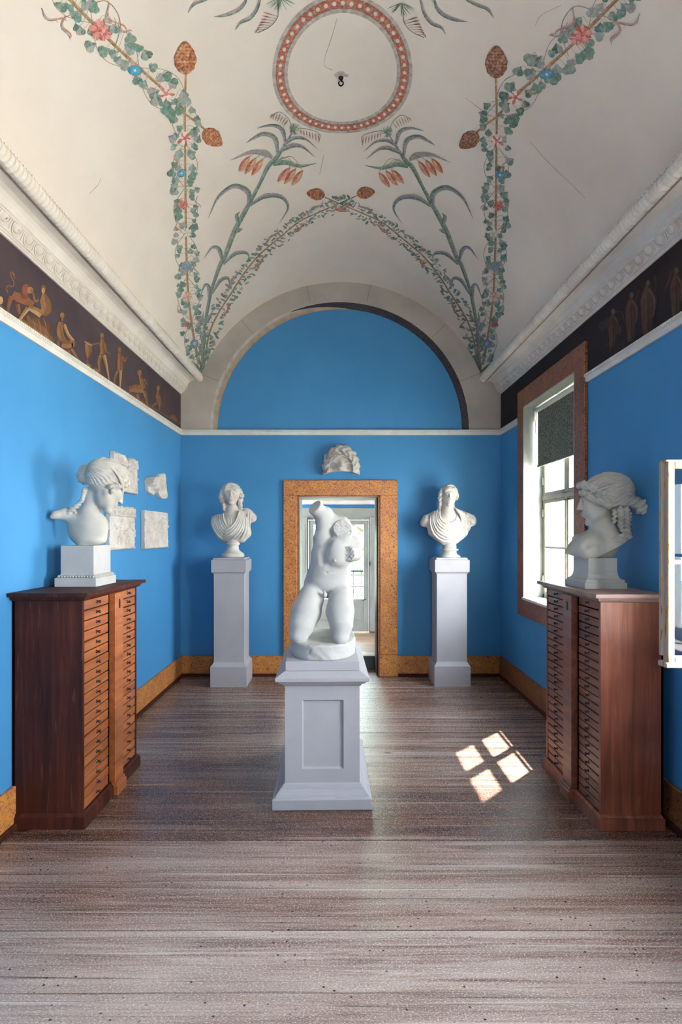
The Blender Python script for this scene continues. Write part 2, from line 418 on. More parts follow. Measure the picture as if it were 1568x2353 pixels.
# wall behind the camera, with an unseen window added for frontal fill light
FX0, FX1, FZ0, FZ1 = 0.75, 1.15, 1.20, 2.50
b = MB(); b.box(XL - 0.25, FX0, Y0 - 0.2, Y0, -0.05, 4.7); b.box(FX1, xo, Y0 - 0.2, Y0, -0.05, 4.7); b.box(FX0, FX1, Y0 - 0.2, Y0, -0.05, FZ0); b.box(FX0, FX1, Y0 - 0.2, Y0, FZ1, 4.7)
wf = struct(b.build('wall_front', M['blue']))
b = MB(); ya, yb = Y0 - 0.12, Y0 - 0.06
b.box(FX0, FX0 + .05, ya, yb, FZ0, FZ1); b.box(FX1 - .05, FX1, ya, yb, FZ0, FZ1); b.box(FX0 + .05, FX1 - .05, ya, yb, FZ0, FZ0 + .05); b.box(FX0 + .05, FX1 - .05, ya, yb, FZ1 - .05, FZ1); b.box(FX0 + .05, FX1 - .05, ya, yb, 1.84, 1.88)
struct(b.build('window_4', M['oldwhite']))  # added, out of view: lights the pedestal front and far end

# vault
def arc_pt(t, r=VC[2]): return (VC[0] + r * math.cos(t), VC[1] + r * math.sin(t))
t0 = math.asin((3.25 - VC[1]) / VC[2])
na = 72; prof = [arc_pt(t0 + (math.pi - 2 * t0) * k / na) for k in range(na + 1)]
vb = MB(); vb.sweep_y(prof, Y0, YB, closed=False, smooth=True, ns=1)
prof2 = [arc_pt(t0 + (math.pi - 2 * t0) * k / na, VC[2] + 0.12) for k in range(na + 1)]
vb.sweep_y(prof2, Y0, YB + 0.1, closed=False, smooth=True, ns=1)
ceil = struct(vb.build('ceiling', M['vault'])); ceil['wloc'] = (0, 0, 0)

# picture rail with its bead row
def rail_profile(): return [(0, RAIL0), (0.014, RAIL0), (0.020, RAIL0 + 0.018), (0.020, RAIL0 + 0.030), (0.030, RAIL0 + 0.036), (0.030, RAIL1 - 0.004), (0.026, RAIL1), (0, RAIL1)]
def rail_y(side, y0, y1, name):
    s = 1 if side < 0 else -1; xw = XL if side < 0 else XR
    m = MB(); m.sweep_y([(xw + s * u, z) for u, z in (rail_profile() if s > 0 else rail_profile()[::-1])], y0, y1)
    o = struct(m.build(name, M['trimwhite'])); o['wloc'] = (0, 0, 0)
    bb = MB(); y = y0 + 0.01
    while y < y1 - 0.01:
        bb.box(xw + s * 0.029, xw + s * 0.034, y, y + 0.011, RAIL1 - 0.018, RAIL1 - 0.006); y += 0.019
    tag(bb.build('bead_row', M['trimwhite'], o), kind='stuff'); return o
rail_y(-1, Y0, YB, 'trim_1')
n_ = 2
for s0, s1 in segs: rail_y(1, s0, s1, 'trim_%d' % n_); n_ += 1
m = MB(); m.sweep_x([(YB - u, z) for u, z in rail_profile()], XL, XR)
tb = struct(m.build('trim_%d' % n_, M['trimwhite'])); n_ += 1; tb['wloc'] = (0, 0, 0)
bb = MB(); x = XL + 0.03
while x < XR - 0.03:
    bb.box(x, x + 0.011, YB - 0.034, YB - 0.029, RAIL1 - 0.018, RAIL1 - 0.006); x += 0.019
tag(bb.build('bead_row', M['trimwhite'], tb), kind='stuff')

# cornice: egg band, cove, ribbed roll
CP = [(0, 3.084), (0.014, 3.084), (0.014, 3.094), (0.022, 3.098), (0.022, 3.104), (0.030, 3.106), (0.062, 3.158), (0.070, 3.160), (0.070, 3.168),
      (0.078, 3.170), (0.081, 3.190), (0.090, 3.208), (0.105, 3.222), (0.130, 3.230), (0.165, 3.232), (0.170, 3.232), (0.171, 3.262), (0.195, 3.264), (0.20, 3.40), (0, 3.44)]
def cornice(side):
    s = 1 if side < 0 else -1; xw = XL if side < 0 else XR; k = 1.0 if side < 0 else 0.93
    m = MB(); pr = [(xw + s * u * k, z) for u, z in CP]
    if s < 0: pr = pr[::-1]
    m.sweep_y(pr, Y0, YB)
    o = struct(m.build('trim_%d' % (8 if side < 0 else 9), M['stucco'])); o['wloc'] = (0, 0, 0)
    # ribbed roll
    cx, cz, r = 0.213, 3.258, 0.033
    r_ = MB(); n = 9; rows = []; y = Y0; pitch = 0.033
    ny = int((YB - Y0) / pitch * 6)
    vs = []
    for j in range(ny + 1):
        y = Y0 + (YB - Y0) * j / ny; ph = (y / pitch) % 1.0
        rr = r * (1.0 - (0.22 if ph < 0.18 else 0.0)) * (1.0 + 0.07 * math.sin(ph * math.pi))
        for q in range(n):
            th = math.radians(-150 + 215 * q / (n - 1))
            yy = y + 0.012 * math.sin(th * 1.2)
            vs.append((xw + s * (cx + rr * math.cos(th)) * k, min(max(yy, Y0), YB - 0.0005), cz + rr * math.sin(th) * 1.25))
    fs = []
    for j in range(ny):
        for q in range(n - 1):
            a = j * n + q; f = (a, a + 1, a + n + 1, a + n)
            fs.append(f if s < 0 else f[::-1])
    r_.add(vs, fs); tag(r_.build('ribbed_roll', M['stucco'], o), kind='stuff')
    # bead row above the roll
    q = MB(); y = Y0 + 0.02
    while y < YB - 0.02:
        q.box(xw + s * 0.232 * k, xw + s * 0.240 * k, y, y + 0.012, 3.290, 3.300); y += 0.024
    # eggs: a raised rim around a pointed egg, darts between
    e = MB(); y = Y0 + 0.06; P_ = 0.105
    ax = Vector((s * (0.062 - 0.030) * k, 0, 0.052)).normalized()      # up the slanted band
    nm = Vector((s * 0.052, 0, -0.032 * k)).normalized()              # out of it
    base = Vector((xw + s * 0.030 * k, 0, 3.106))
    ln = 0.060
    while y < YB - 0.05:
        def pt(v, t, h): return base + Vector((0, y + v, 0)) + ax * t + nm * h
        pts = []
        for i in range(11):
            th = math.pi * (1 + i / 10)
            pts.append(pt(0.036 * math.cos(th) * (1.0 if 0 < i < 10 else 1.05), 0.042 + 0.034 * math.sin(th), 0.003))
        pts = [pt(-0.038, ln, 0.003)] + pts + [pt(0.038, ln, 0.003)]
        e.tube(pts, 0.0048, 5)
        vs = []; rings_ = 4; sg = 10
        for i in range(rings_):
            f = i / (rings_ - 1)
            for j in range(sg):
                th = 2 * math.pi * j / sg
                vs.append(pt(0.027 * math.cos(th) * math.cos(f * 1.4), 0.042 + 0.026 * math.sin(th) * math.cos(f * 1.4), 0.014 * math.sin(f * 1.5)))
        fs = [(i * sg + j, i * sg + (j + 1) % sg, (i + 1) * sg + (j + 1) % sg, (i + 1) * sg + j) for i in range(rings_ - 1) for j in range(sg)]
        e.add(vs, fs, None, True)
        e.tube([pt(0.0525, ln, 0.002), pt(0.0525, 0.012, 0.006)], [0.006, 0.002], 4)
        y += P_
    tag(e.build('egg_and_dart', M['stucco'], o), kind='stuff'); tag(q.build('bead_row', M['stucco'], o), kind='stuff')
cornice(-1); cornice(1)

# baseboards
def skirting(y0, y1, side, name):
    s = 1 if side < 0 else -1; xw = XL if side < 0 else XR
    m = MB().box(xw, xw + s * 0.024, y0, y1, 0.03, 0.222, bev=0.003)
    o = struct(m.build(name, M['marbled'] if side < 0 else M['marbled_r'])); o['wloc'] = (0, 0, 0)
    MB().box(xw, xw + s * 0.040, y0, y1, 0.0, 0.032, bev=0.004).build('floor_strip', M['cab_dark'], o)
skirting(Y0, YB, -1, 'baseboard_left'); skirting(Y0, YB, 1, 'baseboard_right')
for nm_, x0, x1 in (('baseboard_back_left', XL + 0.024, -0.6), ('baseboard_back_right', 0.652, XR - 0.024)):
    o = struct(MB().box(x0, x1, YB - 0.024, YB, 0.03, 0.222, bev=0.003).build(nm_, M['marbled'])); o['wloc'] = (0, 0, 0)
    MB().box(x0, x1, YB - 0.036, YB, 0.0, 0.032, bev=0.004).build('floor_strip', M['cab_dark'], o)

# doorway surround
do = thing('door_1', (0, YB, 0), None, None, kind='structure')
def arch_board(name, x0, x1, z0, z1):
    MB().box(x0, x1, YB - 0.030, YB, z0, z1, bev=0.005).build(name, M['marbled'], do)
arch_board('jamb_board', -0.596, -0.445, 0.0, 1.978); arch_board('jamb_board', 0.458, 0.650, 0.235, 1.978)
arch_board('head_board', -0.596, 0.650, 1.978, 2.141)
MB().box(0.448, 0.656, YB - 0.040, YB, 0.0, 0.235, bev=0.005).build('plinth_block', M['marbled'], do)
b = MB(); 
b.box(-0.449, -0.429, YB - 0.022, YB + 0.03, 0, 1.978); b.box(0.4385, 0.462, YB - 0.022, YB + 0.03, 0, 1.978); b.box(-0.449, 0.462, YB - 0.022, YB + 0.03, 1.962, 1.982)
b.build('inner_bead', M['marbled_r'], do)
MB().box(DX1 - 0.012, DX1, YB + 0.03, YT - 0.03, 0, DZ).build('reveal_lining', M['cab_dark'], do)  # shade on the unlit right reveal put into a dark colour
b = MB(); b.box(DX0, DX0 + 0.012, YB + 0.03, YT, 0, DZ); b.box(DX1 - 0.012, DX1, YT - 0.03, YT, 0, DZ); b.box(DX0 + 0.012, DX1 - 0.012, YB + 0.03, YT, DZ - 0.012, DZ)
b.build('reveal_lining', M['reveal'], do)

# painted lunette of the end wall (a painted moulding around a blue field)
def disc_poly(px, py, R, a0, a1, n, y): return [(Px(px + R * math.cos(math.radians(a0 + (a1 - a0) * k / n)), 0, y)[0], y, Px(0, py - R * math.sin(math.radians(a0 + (a1 - a0) * k / n)), y)[2]) for k in range(n + 1)]
lu = MB(); n = 96; yy = YB - 0.002
vs = disc_poly(781, 988, 281, 0, 180, n, yy); lu.add([(v[0], yy, v[2]) for v in vs], [tuple(range(n + 1))])
lu.build('blue_field', M['blue'], wb)
lm = MB(); yy = YB - 0.003
def band(r0, r1, a0, a1, col, y=yy, cx=781, cy=988, taper=None):
    n = 60; p0 = []; p1 = []
    for k in range(n + 1):
        t = math.radians(a0 + (a1 - a0) * k / n); ra, rb = r0, r1
        if taper: ra, rb = taper(a0 + (a1 - a0) * k / n)
        squash = 1.0 - 0.012 * math.sin(t)
        p0.append(Px(cx + ra * math.cos(t), cy - ra * squash * math.sin(t), YB)); p1.append(Px(cx + rb * math.cos(t), cy - rb * squash * math.sin(t), YB))
    vs = [(p[0], y, p[2]) for p in p0 + p1]
    lm.add(vs, [(k, k + n + 1, k + n + 2, k + 1) for k in range(n)], lin(col))
band(292, 298.5, 75, 180, 'c8bfb4'); band(286, 292, 72, 180, 'b3a795'); band(280.5, 286, 70, 180, 'c09c78')
def dk(a):
    if a > 84: return (281 + 15.5 * min(1, (a - 84) / 30), 297)
    return (280.6, 297)
band(0, 0, -0.5, 112, '3c3c48', yy - 0.0006, taper=dk); band(297, 298.8, 0, 70, 'bcae9f', yy - 0.0004)
# fine joints painted on the grey stone arch
for a in (22, 45, 78, 103, 132, 158):
    t = math.radians(a); q = []
    for r, da in ((299, -0.0012), (299, 0.0012), (352, 0.0012), (352, -0.0012)):
        p = Px(781 + r * math.cos(t + da), 988 - r * math.sin(t + da), YB); q.append((p[0], yy, p[2]))
    lm.add(q, [(0, 1, 2, 3)], lin('7a7068'))
lm.build('painted_moulding', M['paint_arch'], wb)

# ================================================================== WINDOWS
def window(idx, y0, y1, open_far=False, blind=False):
    w_ = thing('window_%d' % idx, (XR, (y0 + y1) / 2, WZ0), None, None, kind='structure')
    fx = 0.168
    for nm, a, c, z0, z1 in (('jamb_board', y0 - fx, y0, 0.77, 2.935), ('jamb_board', y1, y1 + fx, 0.77, 2.935),
                            ('head_board', y0, y1, WZ1, 2.935), ('apron_board', y0, y1, 0.77, WZ0 - 0.012)):
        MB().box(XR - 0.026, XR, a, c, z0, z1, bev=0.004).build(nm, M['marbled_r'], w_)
    b = MB(); t = 0.010; xa = XR - 0.026
    b.box(xa, 2.16, y0, y0 + t, WZ0, WZ1); b.box(xa, 2.16, y1 - t, y1, WZ0, WZ1); b.box(xa, 2.16, y0, y1, WZ1 - t, WZ1)
    b.build('reveal_lining', M['reveal'], w_)
    MB().box(xa - 0.012, 2.16, y0 - 0.01, y1 + 0.01, WZ0 - 0.012, WZ0 + 0.012, bev=0.003).build('sill_board', M['trimwhite'], w_)
    X0, X1 = 1.945, 2.00; ym = (y0 + y1) / 2
    b = MB(); z0, z1 = WZ0 + 0.012, WZ1 - t
    b.box(X0, X1, y0 + t, y0 + t + 0.034, z0, z1); b.box(X0, X1, y1 - t - 0.034, y1 - t, z0, z1)
    b.box(X0, X1, y0 + t, y1 - t, z0, z0 + 0.034); b.box(X0, X1, y0 + t, y1 - t, z1 - 0.034, z1)
    b.box(X0 - 0.012, X1, y0 + t, y1 - t, 1.868, 1.912); b.box(X0 - 0.012, X1, ym - 0.020, ym + 0.020, 1.9, z1)
    b.build('window_frame', M['oldwhite'], w_)
    def casement(ya, yb, za, zb, bar, swing=None):
        s = 0.030; m_ = MB(); P0 = MB(); pn = []
        mm = M['peel'] if swing else M['oldwhite']
        def tr(mb):
            if not swing: return mb
            # hinged at the far jamb, opened a quarter turn into the room
            hx, hy = X0 - 0.005, yb - 0.002
            mb.v = [(hx - (yb - v[1]), hy - (v[0] - X0), v[2]) for v in mb.v]
            mb.f = [f for f in mb.f]
            return mb
        e = X0 - 0.006; g = X0 + 0.032
        m_.box(e, g, ya, ya + s, za, zb, bev=0.003); m_.box(e, g, yb - s, yb, za, zb, bev=0.003)
        m_.box(e, g, ya + s, yb - s, za, za + s, bev=0.003); m_.box(e, g, ya + s, yb - s, zb - s, zb, bev=0.003)
        if swing:
            m_.box(e - 0.010, e + 0.01, ya - 0.012, ya + 0.014, za + 0.03, zb, bev=0.002)
            m_.box(e - 0.02, g + 0.006, ya - 0.012, yb, za - 0.018, za + 0.006, bev=0.004)
            m_.box(e - 0.008, g, ya - 0.008, yb, zb - 0.002, zb + 0.006, bev=0.001)
        c_ = tr(m_).build('casement', mm, w_)
        # pieces of glass, and the thin bar between them
        zz = [za + s] + ([bar] if bar else []) + [zb - s]
        for a_, b_ in zip(zz[:-1], zz[1:]):
            o = tr(MB().box(X0 + 0.012, X0 + 0.015, ya + s - 0.004, yb - s + 0.004, a_, b_)).build('pane', M['glass'], None)
            o.parent = c_; o.location = (0, 0, 0)
            rel(o, c_)
        if bar:
            o = tr(MB().box(X0 + 0.002, X0 + 0.026, ya + s, yb - s, bar - 0.009, bar + 0.009)).build('glazing_bar', mm, None)
            o.parent = c_; rel(o, c_)
        return c_
    def rel(o, p):
        # meshes are in world coordinates: cancel the parents' offsets
        off = Vector((0, 0, 0)); q = p
        while q is not None: off += q.location; q = q.parent
        o.location = -off
    za, zb = WZ0 + 0.046, 1.868
    casement(y0 + 0.044, ym - 0.001, za, zb, 1.43)
    casement(ym + 0.001, y1 - 0.044, za, zb, 1.43, swing=open_far)
    casement(y0 + 0.044, ym - 0.018, 1.912, WZ1 - 0.044, 2.32); casement(ym + 0.018, y1 - 0.044, 1.912, WZ1 - 0.044, 2.32)
    # cover strip, hinges and bolt
    MB().box(X0 - 0.018, X0 - 0.004, ym - 0.014, ym + 0.012, za, zb, bev=0.003).build('cover_strip', M['oldwhite'], w_)
    h = MB()
    for z in (1.10, 1.72, 2.02, 2.6):
        h.box(X0 - 0.016, X0 - 0.002, y1 - 0.052, y1 - 0.030, z, z + 0.06); h.tube([(X0 - 0.014, y1 - 0.048, z - 0.005), (X0 - 0.014, y1 - 0.048, z + 0.065)], 0.006, 6)
    h.build('hinges', M['oldwhite'], w_)
    MB().tube([(X0 - 0.022, ym + 0.10, 1.845), (X0 - 0.022, ym - 0.10, 1.845)], 0.006, 6).build('bolt', M['iron'], w_)
    return w_
window(1, *WINS[0]); window(2, *WINS[1], open_far=True); window(3, *WINS[2])  # the third is out of view, added as extra fill

# roller blind in the far window
bl = thing('roller_blind', (1.878, 4.58, 2.70), 'grey-green roller blind half lowered in the window behind the right cabinet', 'blind')
MB().tube([(1.872, 4.06, 2.715), (1.872, 5.10, 2.715)], 0.022, 16).build('roller_tube', M['trimwhite'], bl)
m = MB(); ny = 12
for j in range(ny):
    ya, yb = 4.075 + (5.07 - 4.075) * j / ny, 4.075 + (5.07 - 4.075) * (j + 1) / ny
    f = lambda y: 1.880 + 0.006 * math.sin((y - 4.58) * 9)
    m.add([(f(ya), ya, 2.20), (f(yb), yb, 2.20), (f(yb), yb, 2.71), (f(ya), ya, 2.71)], [(0, 1, 2, 3)], None, True)
    m.add([(f(ya) + .002, ya, 2.20), (f(yb) + .002, yb, 2.20), (f(yb) + .002, yb, 2.71), (f(ya) + .002, ya, 2.71)], [(3, 2, 1, 0)], None, True)
m.build('blind_fabric', M['blind'], bl)
MB().box(1.870, 1.892, 4.07, 5.075, 2.180, 2.202, bev=0.004).build('hem_bar', M['blind'], bl)
MB().box(1.85, 1.89, 5.085, 5.10, 2.62, 2.72).box(1.86, 1.868, 5.078, 5.09, 2.50, 2.62).build('bracket', M['trimwhite'], bl)
MB().box(1.872, 1.884, 5.078, 5.092, 2.19, 2.70).build('side_guide', M['trimwhite'], bl)

# hook in the crown of the vault
hk = thing('ceiling_hook', (0.018, 3.27, 4.31), 'small black iron hook at the centre of the painted ring on the vault', 'hook')
hx, hy, hz = 0.018, 3.27, 4.313
pts = [(hx, hy, hz), (hx, hy, hz - 0.019)] + [(hx + 0.014 * math.sin(a), hy, hz - 0.034 + 0.015 * math.cos(a)) for a in [0.1 + i * 0.5 for i in range(12)]]
MB().tube(pts, 0.0045, 8).build('hook', M['iron'], hk)
MB().lathe(hx, hy, [(0.004, hz - 0.014), (0.009, hz - 0.009), (0.015, hz - 0.004), (0.016, hz + 0.004)], 14).build('hook_plate', M['iron'], hk)
# ================================================================== THE NEXT ROOM
FZ = 0.14                    # its floor lies one step higher
YN = 7.78
sb = struct(MB().box(-2.8, 2.8, YT - 0.02, 9.2, 0.04, FZ - 0.022).build('floor_next_room', M['gap'])); sb['wloc'] = (0, 0, 0)
yy = YT
while yy < 9.0:
    w1 = rnd.uniform(0.16, 0.22)
    MB().box(-2.7, 2.7, yy + 0.001, yy + w1 - 0.001, FZ - 0.022, FZ, bev=0.0015).build('plank', M['floor2'], sb); yy += w1
st = struct(MB().box(DX0, DX1, YT - 0.05, YT + 0.02, 0.0, FZ + 0.004, bev=0.004).build('door_step', M['stone']))
wn = MB()
wn.box(-2.8, -0.62, YN + 0.12, YN + 0.3, FZ, 3.0); wn.box(0.66, 2.8, YN + 0.12, YN + 0.3, FZ, 3.0); wn.box(-0.62, 0.66, YN + 0.12, YN + 0.3, 1.93, 3.0)
wn.box(2.6, 2.8, YT, YN + 0.2, FZ, 3.0)
wn.box(-2.8, -2.6, YT, 6.45, FZ, 3.0); wn.box(-2.8, -2.6, 7.75, YN + 0.2, FZ, 3.0); wn.box(-2.8, -2.6, 6.45, 7.75, FZ, 1.6); wn.box(-2.8, -2.6, 6.45, 7.75, 2.2, 3.0)  # side opening is added and unseen, sized for the light here
wnx = struct(wn.build('wall_next_room', M['blue'])); wnx['wloc'] = (0, 0, 0)
struct(MB().box(-2.8, 2.8, YT, YN + 0.3, 2.30, 2.5).build('ceiling_next_room', M['greydoor']))
struct(MB().box(-2.6, 2.6, YN + 0.02, YN + 0.12, 1.985, 2.045, bev=0.01).build('trim_20', M['trimwhite']))
struct(MB().box(-2.6, 2.6, YN - 0.02, YN + 0.12, 2.045, 2.31, bev=0.01).build('trim_21', M['trimwhite']))

gd = thing('door_2', (0, YN, FZ), None, None, kind='structure')
def leaf(x0, x1):
    z0, z1 = FZ + 0.01, 1.755
    gx0, gx1, gz0, gz1 = x0 + 0.075, x1 - 0.075, 0.62, 1.69
    m = MB()
    m.box(x0, gx0, YN, YN + 0.045, z0, z1, bev=0.003); m.box(gx1, x1, YN, YN + 0.045, z0, z1, bev=0.003)
    m.box(gx0, gx1, YN, YN + 0.045, z0, gz0, bev=0.003); m.box(gx0, gx1, YN, YN + 0.045, gz1, z1, bev=0.003)
    m.box(gx0 + 0.01, gx1 - 0.01, YN - 0.008, YN + 0.001, 0.30, 0.53, bev=0.006)
    m.box(gx0 + 0.035, gx1 - 0.035, YN - 0.012, YN, 0.325, 0.505, bev=0.004)
    lf = m.build('door_leaf', M['greydoor'], gd); lf['wl'] = 1
    off = -(Vector(lf.location) + Vector(gd.location))
    cuts = [gz0, 0.80, 0.965, 1.335, gz1]
    for a, c in zip(cuts[:-1], cuts[1:]):
        o = MB().box(gx0, gx1, YN + 0.02, YN + 0.024, a, c).build('pane', M['glass']); o.parent = lf; o.location = off
    for c in cuts[1:-1]:
        o = MB().box(gx0, gx1, YN + 0.008, YN + 0.036, c - 0.010, c + 0.010).build('glazing_bar', M['greydoor']); o.parent = lf; o.location = off
leaf(-0.425, 0.008); leaf(0.012, 0.445)
b = MB(); b.box(-0.62, -0.43, YN + 0.03, YN + 0.13, FZ, 1.762); b.box(0.45, 0.66, YN + 0.03, YN + 0.13, FZ, 1.762); b.box(-0.62, 0.66, YN + 0.03, YN + 0.13, 1.762, 1.93)
b.build('door_frame', M['greydoor'], gd)
b = MB(); b.box(0.462, 0.60, YN - 0.03, YN + 0.03, FZ + 0.02, 1.80, bev=0.004); b.box(0.49, 0.58, YN - 0.036, YN - 0.02, 1.0, 1.70, bev=0.004); b.box(0.49, 0.58, YN - 0.036, YN - 0.02, 0.3, 0.9, bev=0.004)
b.build('folded_shutter', M['greydoor'], gd)
b = MB(); b.box(-0.60, -0.44, YN - 0.03, YN + 0.03, FZ + 0.02, 1.80, bev=0.004); b.box(-0.58, -0.47, YN - 0.036, YN - 0.02, 1.0, 1.70, bev=0.004)
b.build('folded_shutter', M['greydoor'], gd)
b = MB(); b.box(0.446, 0.462, YN - 0.045, YN - 0.03, 1.10, 1.16); b.tube([(0.40, YN - 0.03, 0.62), (0.40, YN - 0.05, 0.62), (0.35, YN - 0.055, 0.61)], 0.007, 6)
b.build('handle', M['iron'], gd)

# ================================================================== OUTSIDE
def simple(name, c, r=0.9): return plaster(name, c[0], c[1], r, 2, 0.2, 12)
M['grass'] = simple('grass_ground', ('7c9460', '95a878')); M['gravel'] = simple('pale_gravel', ('dad4c8', 'c8c0b2'))
M['render'] = simple('pale_house_render', ('f4f0e8', 'e8e2d6')); M['timber'] = wood('weathered_timber', '7a6650', '9a846a', 'b49c80', 'z', 0.8)
M['tile'] = simple('grey_slate_roof', ('6c7076', '5a5e64')); M['leaf'] = simple('green_leaves', ('5c9a48', '8cc070'), 0.6); M['bark'] = simple('bark', ('5a4a3c', '463a2e'))
struct(MB().box(-30, 40, -25, 60, -1.2, -1.0).build('ground', M['gravel']))
# balcony with an iron railing behind the glazed door
bal = thing('balcony_railing', (0, 9.1, 0.1), 'black iron balcony railing with scrolls outside the glazed door', 'railing')
MB().box(-1.2, 1.2, 9.07, 9.11, 0.92, 0.95).build('top_rail', M['iron'], bal)
MB().box(-1.2, 1.2, 9.07, 9.10, 0.18, 0.20).build('bottom_rail', M['iron'], bal)
for i in range(19):
    x = -1.17 + i * 0.13
    MB().tube([(x, 9.085, 0.12), (x, 9.085, 0.93)], 0.007, 6).build('baluster', M['iron'], bal)
for i in range(18):
    x = -1.105 + i * 0.13
    MB().tube([(x + 0.035 * math.cos(a) * (1 - a / 16), 9.085, 0.55 + 0.1 * math.sin(a) * (1 - a / 16)) for a in [k * 0.7 for k in range(14)]], 0.005, 5).build('scroll', M['iron'], bal)
struct(MB().box(-2.7, 2.7, 8.1, 9.2, 0.0, 0.10).build('balcony_slab', M['stone']))
# trees
def tree(x, y, h, r, n, seed, label):
    t = thing('leafy_tree', (x, y, -1.0), label, 'tree'); rg = random.Random(seed)
    tr = MB(); tr.tube([(x, y, -1.0), (x + 0.1, y, h * 0.3), (x - 0.05, y + 0.1, h * 0.8)], [0.14, 0.10, 0.04], 8)
    for k in range(9):
        a = rg.uniform(0, 6.28); z = h * rg.uniform(0.25, 0.7)
        tr.tube([(x, y, z), (x + r * 0.7 * math.cos(a), y + r * 0.7 * math.sin(a), z + rg.uniform(0.2, 0.7))], [0.04, 0.012], 5)
    tr.build('trunk', M['bark'], t)
    lv = MB(); cl = [(Vector((rg.gauss(0, r * 0.45), rg.gauss(0, r * 0.45), h * rg.uniform(0.15, 1.0))), r * rg.uniform(0.25, 0.45)) for _ in range(26)]
    for _ in range(n):
        c, rr = rg.choice(cl); d = Vector((rg.gauss(0, 1), rg.gauss(0, 1), rg.gauss(0, 1))).normalized() * rr * rg.uniform(0.6, 1.0)
        p = Vector((x, y, 0)) + c + d; u = Vector((rg.gauss(0, 1), rg.gauss(0, 1), rg.gauss(0, 1))).normalized(); v = u.orthogonal().normalized()
        s = rg.uniform(0.045, 0.085)
        lv.add([p - u * s, p + v * s * 0.5, p + u * s, p - v * s * 0.5], [(0, 1, 2, 3)])
    tag(lv.build('foliage', M['leaf'], t), kind='stuff')
tree(0.75, 12.0, 2.6, 1.3, 7000, 3, 'green leafy tree beyond the balcony, right of the statue in the doorway')
tree(-2.6, 14.5, 2.2, 1.0, 5000, 8, 'green leafy tree beyond the balcony, mostly hidden behind the statue')
# house across the yard, seen through the window of the right wall
hs = thing('neighbour_house', (10.5, 24, -1.0), 'pale half-timbered house outside the window behind the right cabinet', 'building')
hx0 = 11.0
m = MB(); m.box(hx0, 17, 14, 44, -1.0, 3.6); m.build('wall', M['render'], hs)
tb_ = [(z, None) for z in (0.55, 2.1, 3.45)]
for z, _ in tb_: MB().box(hx0 - 0.06, hx0, 14, 44, z, z + 0.20).build('timber_beam', M['timber'], hs)
yb_ = 15.0
while yb_ < 43:
    MB().box(hx0 - 0.06, hx0, yb_, yb_ + 0.22, -1.0, 3.5).build('timber_post', M['timber'], hs)
    if int(yb_ * 2) % 3:
        o = MB().box(hx0 - 0.05, hx0 + 0.02, yb_ + 0.55, yb_ + 1.35, 2.35, 3.3).build('window', M['trimwhite'], hs)
        for k in range(2):
            q = MB().box(hx0 - 0.065, hx0 - 0.04, yb_ + 0.60 + 0.37 * k, yb_ + 0.93 + 0.37 * k, 2.4, 3.25).build('pane', M['iron'], None)
            q.parent = o; q.location = -(o.location + hs.location)
    yb_ += 1.9
m = MB(); ra_, rb_ = 13.6, 44.4
m.add([(hx0 - 0.5, ra_, 3.5), (hx0 - 0.5, rb_, 3.5), (14.0, rb_, 6.0), (14.0, ra_, 6.0), (hx0 - 0.5, ra_, 3.65), (hx0 - 0.5, rb_, 3.65), (14.0, rb_, 6.15), (14.0, ra_, 6.15)],
      [(0, 1, 2, 3), (4, 7, 6, 5), (0, 4, 5, 1), (1, 5, 6, 2), (2, 6, 7, 3), (3, 7, 4, 0)]); m.build('roof', M['tile'], hs)
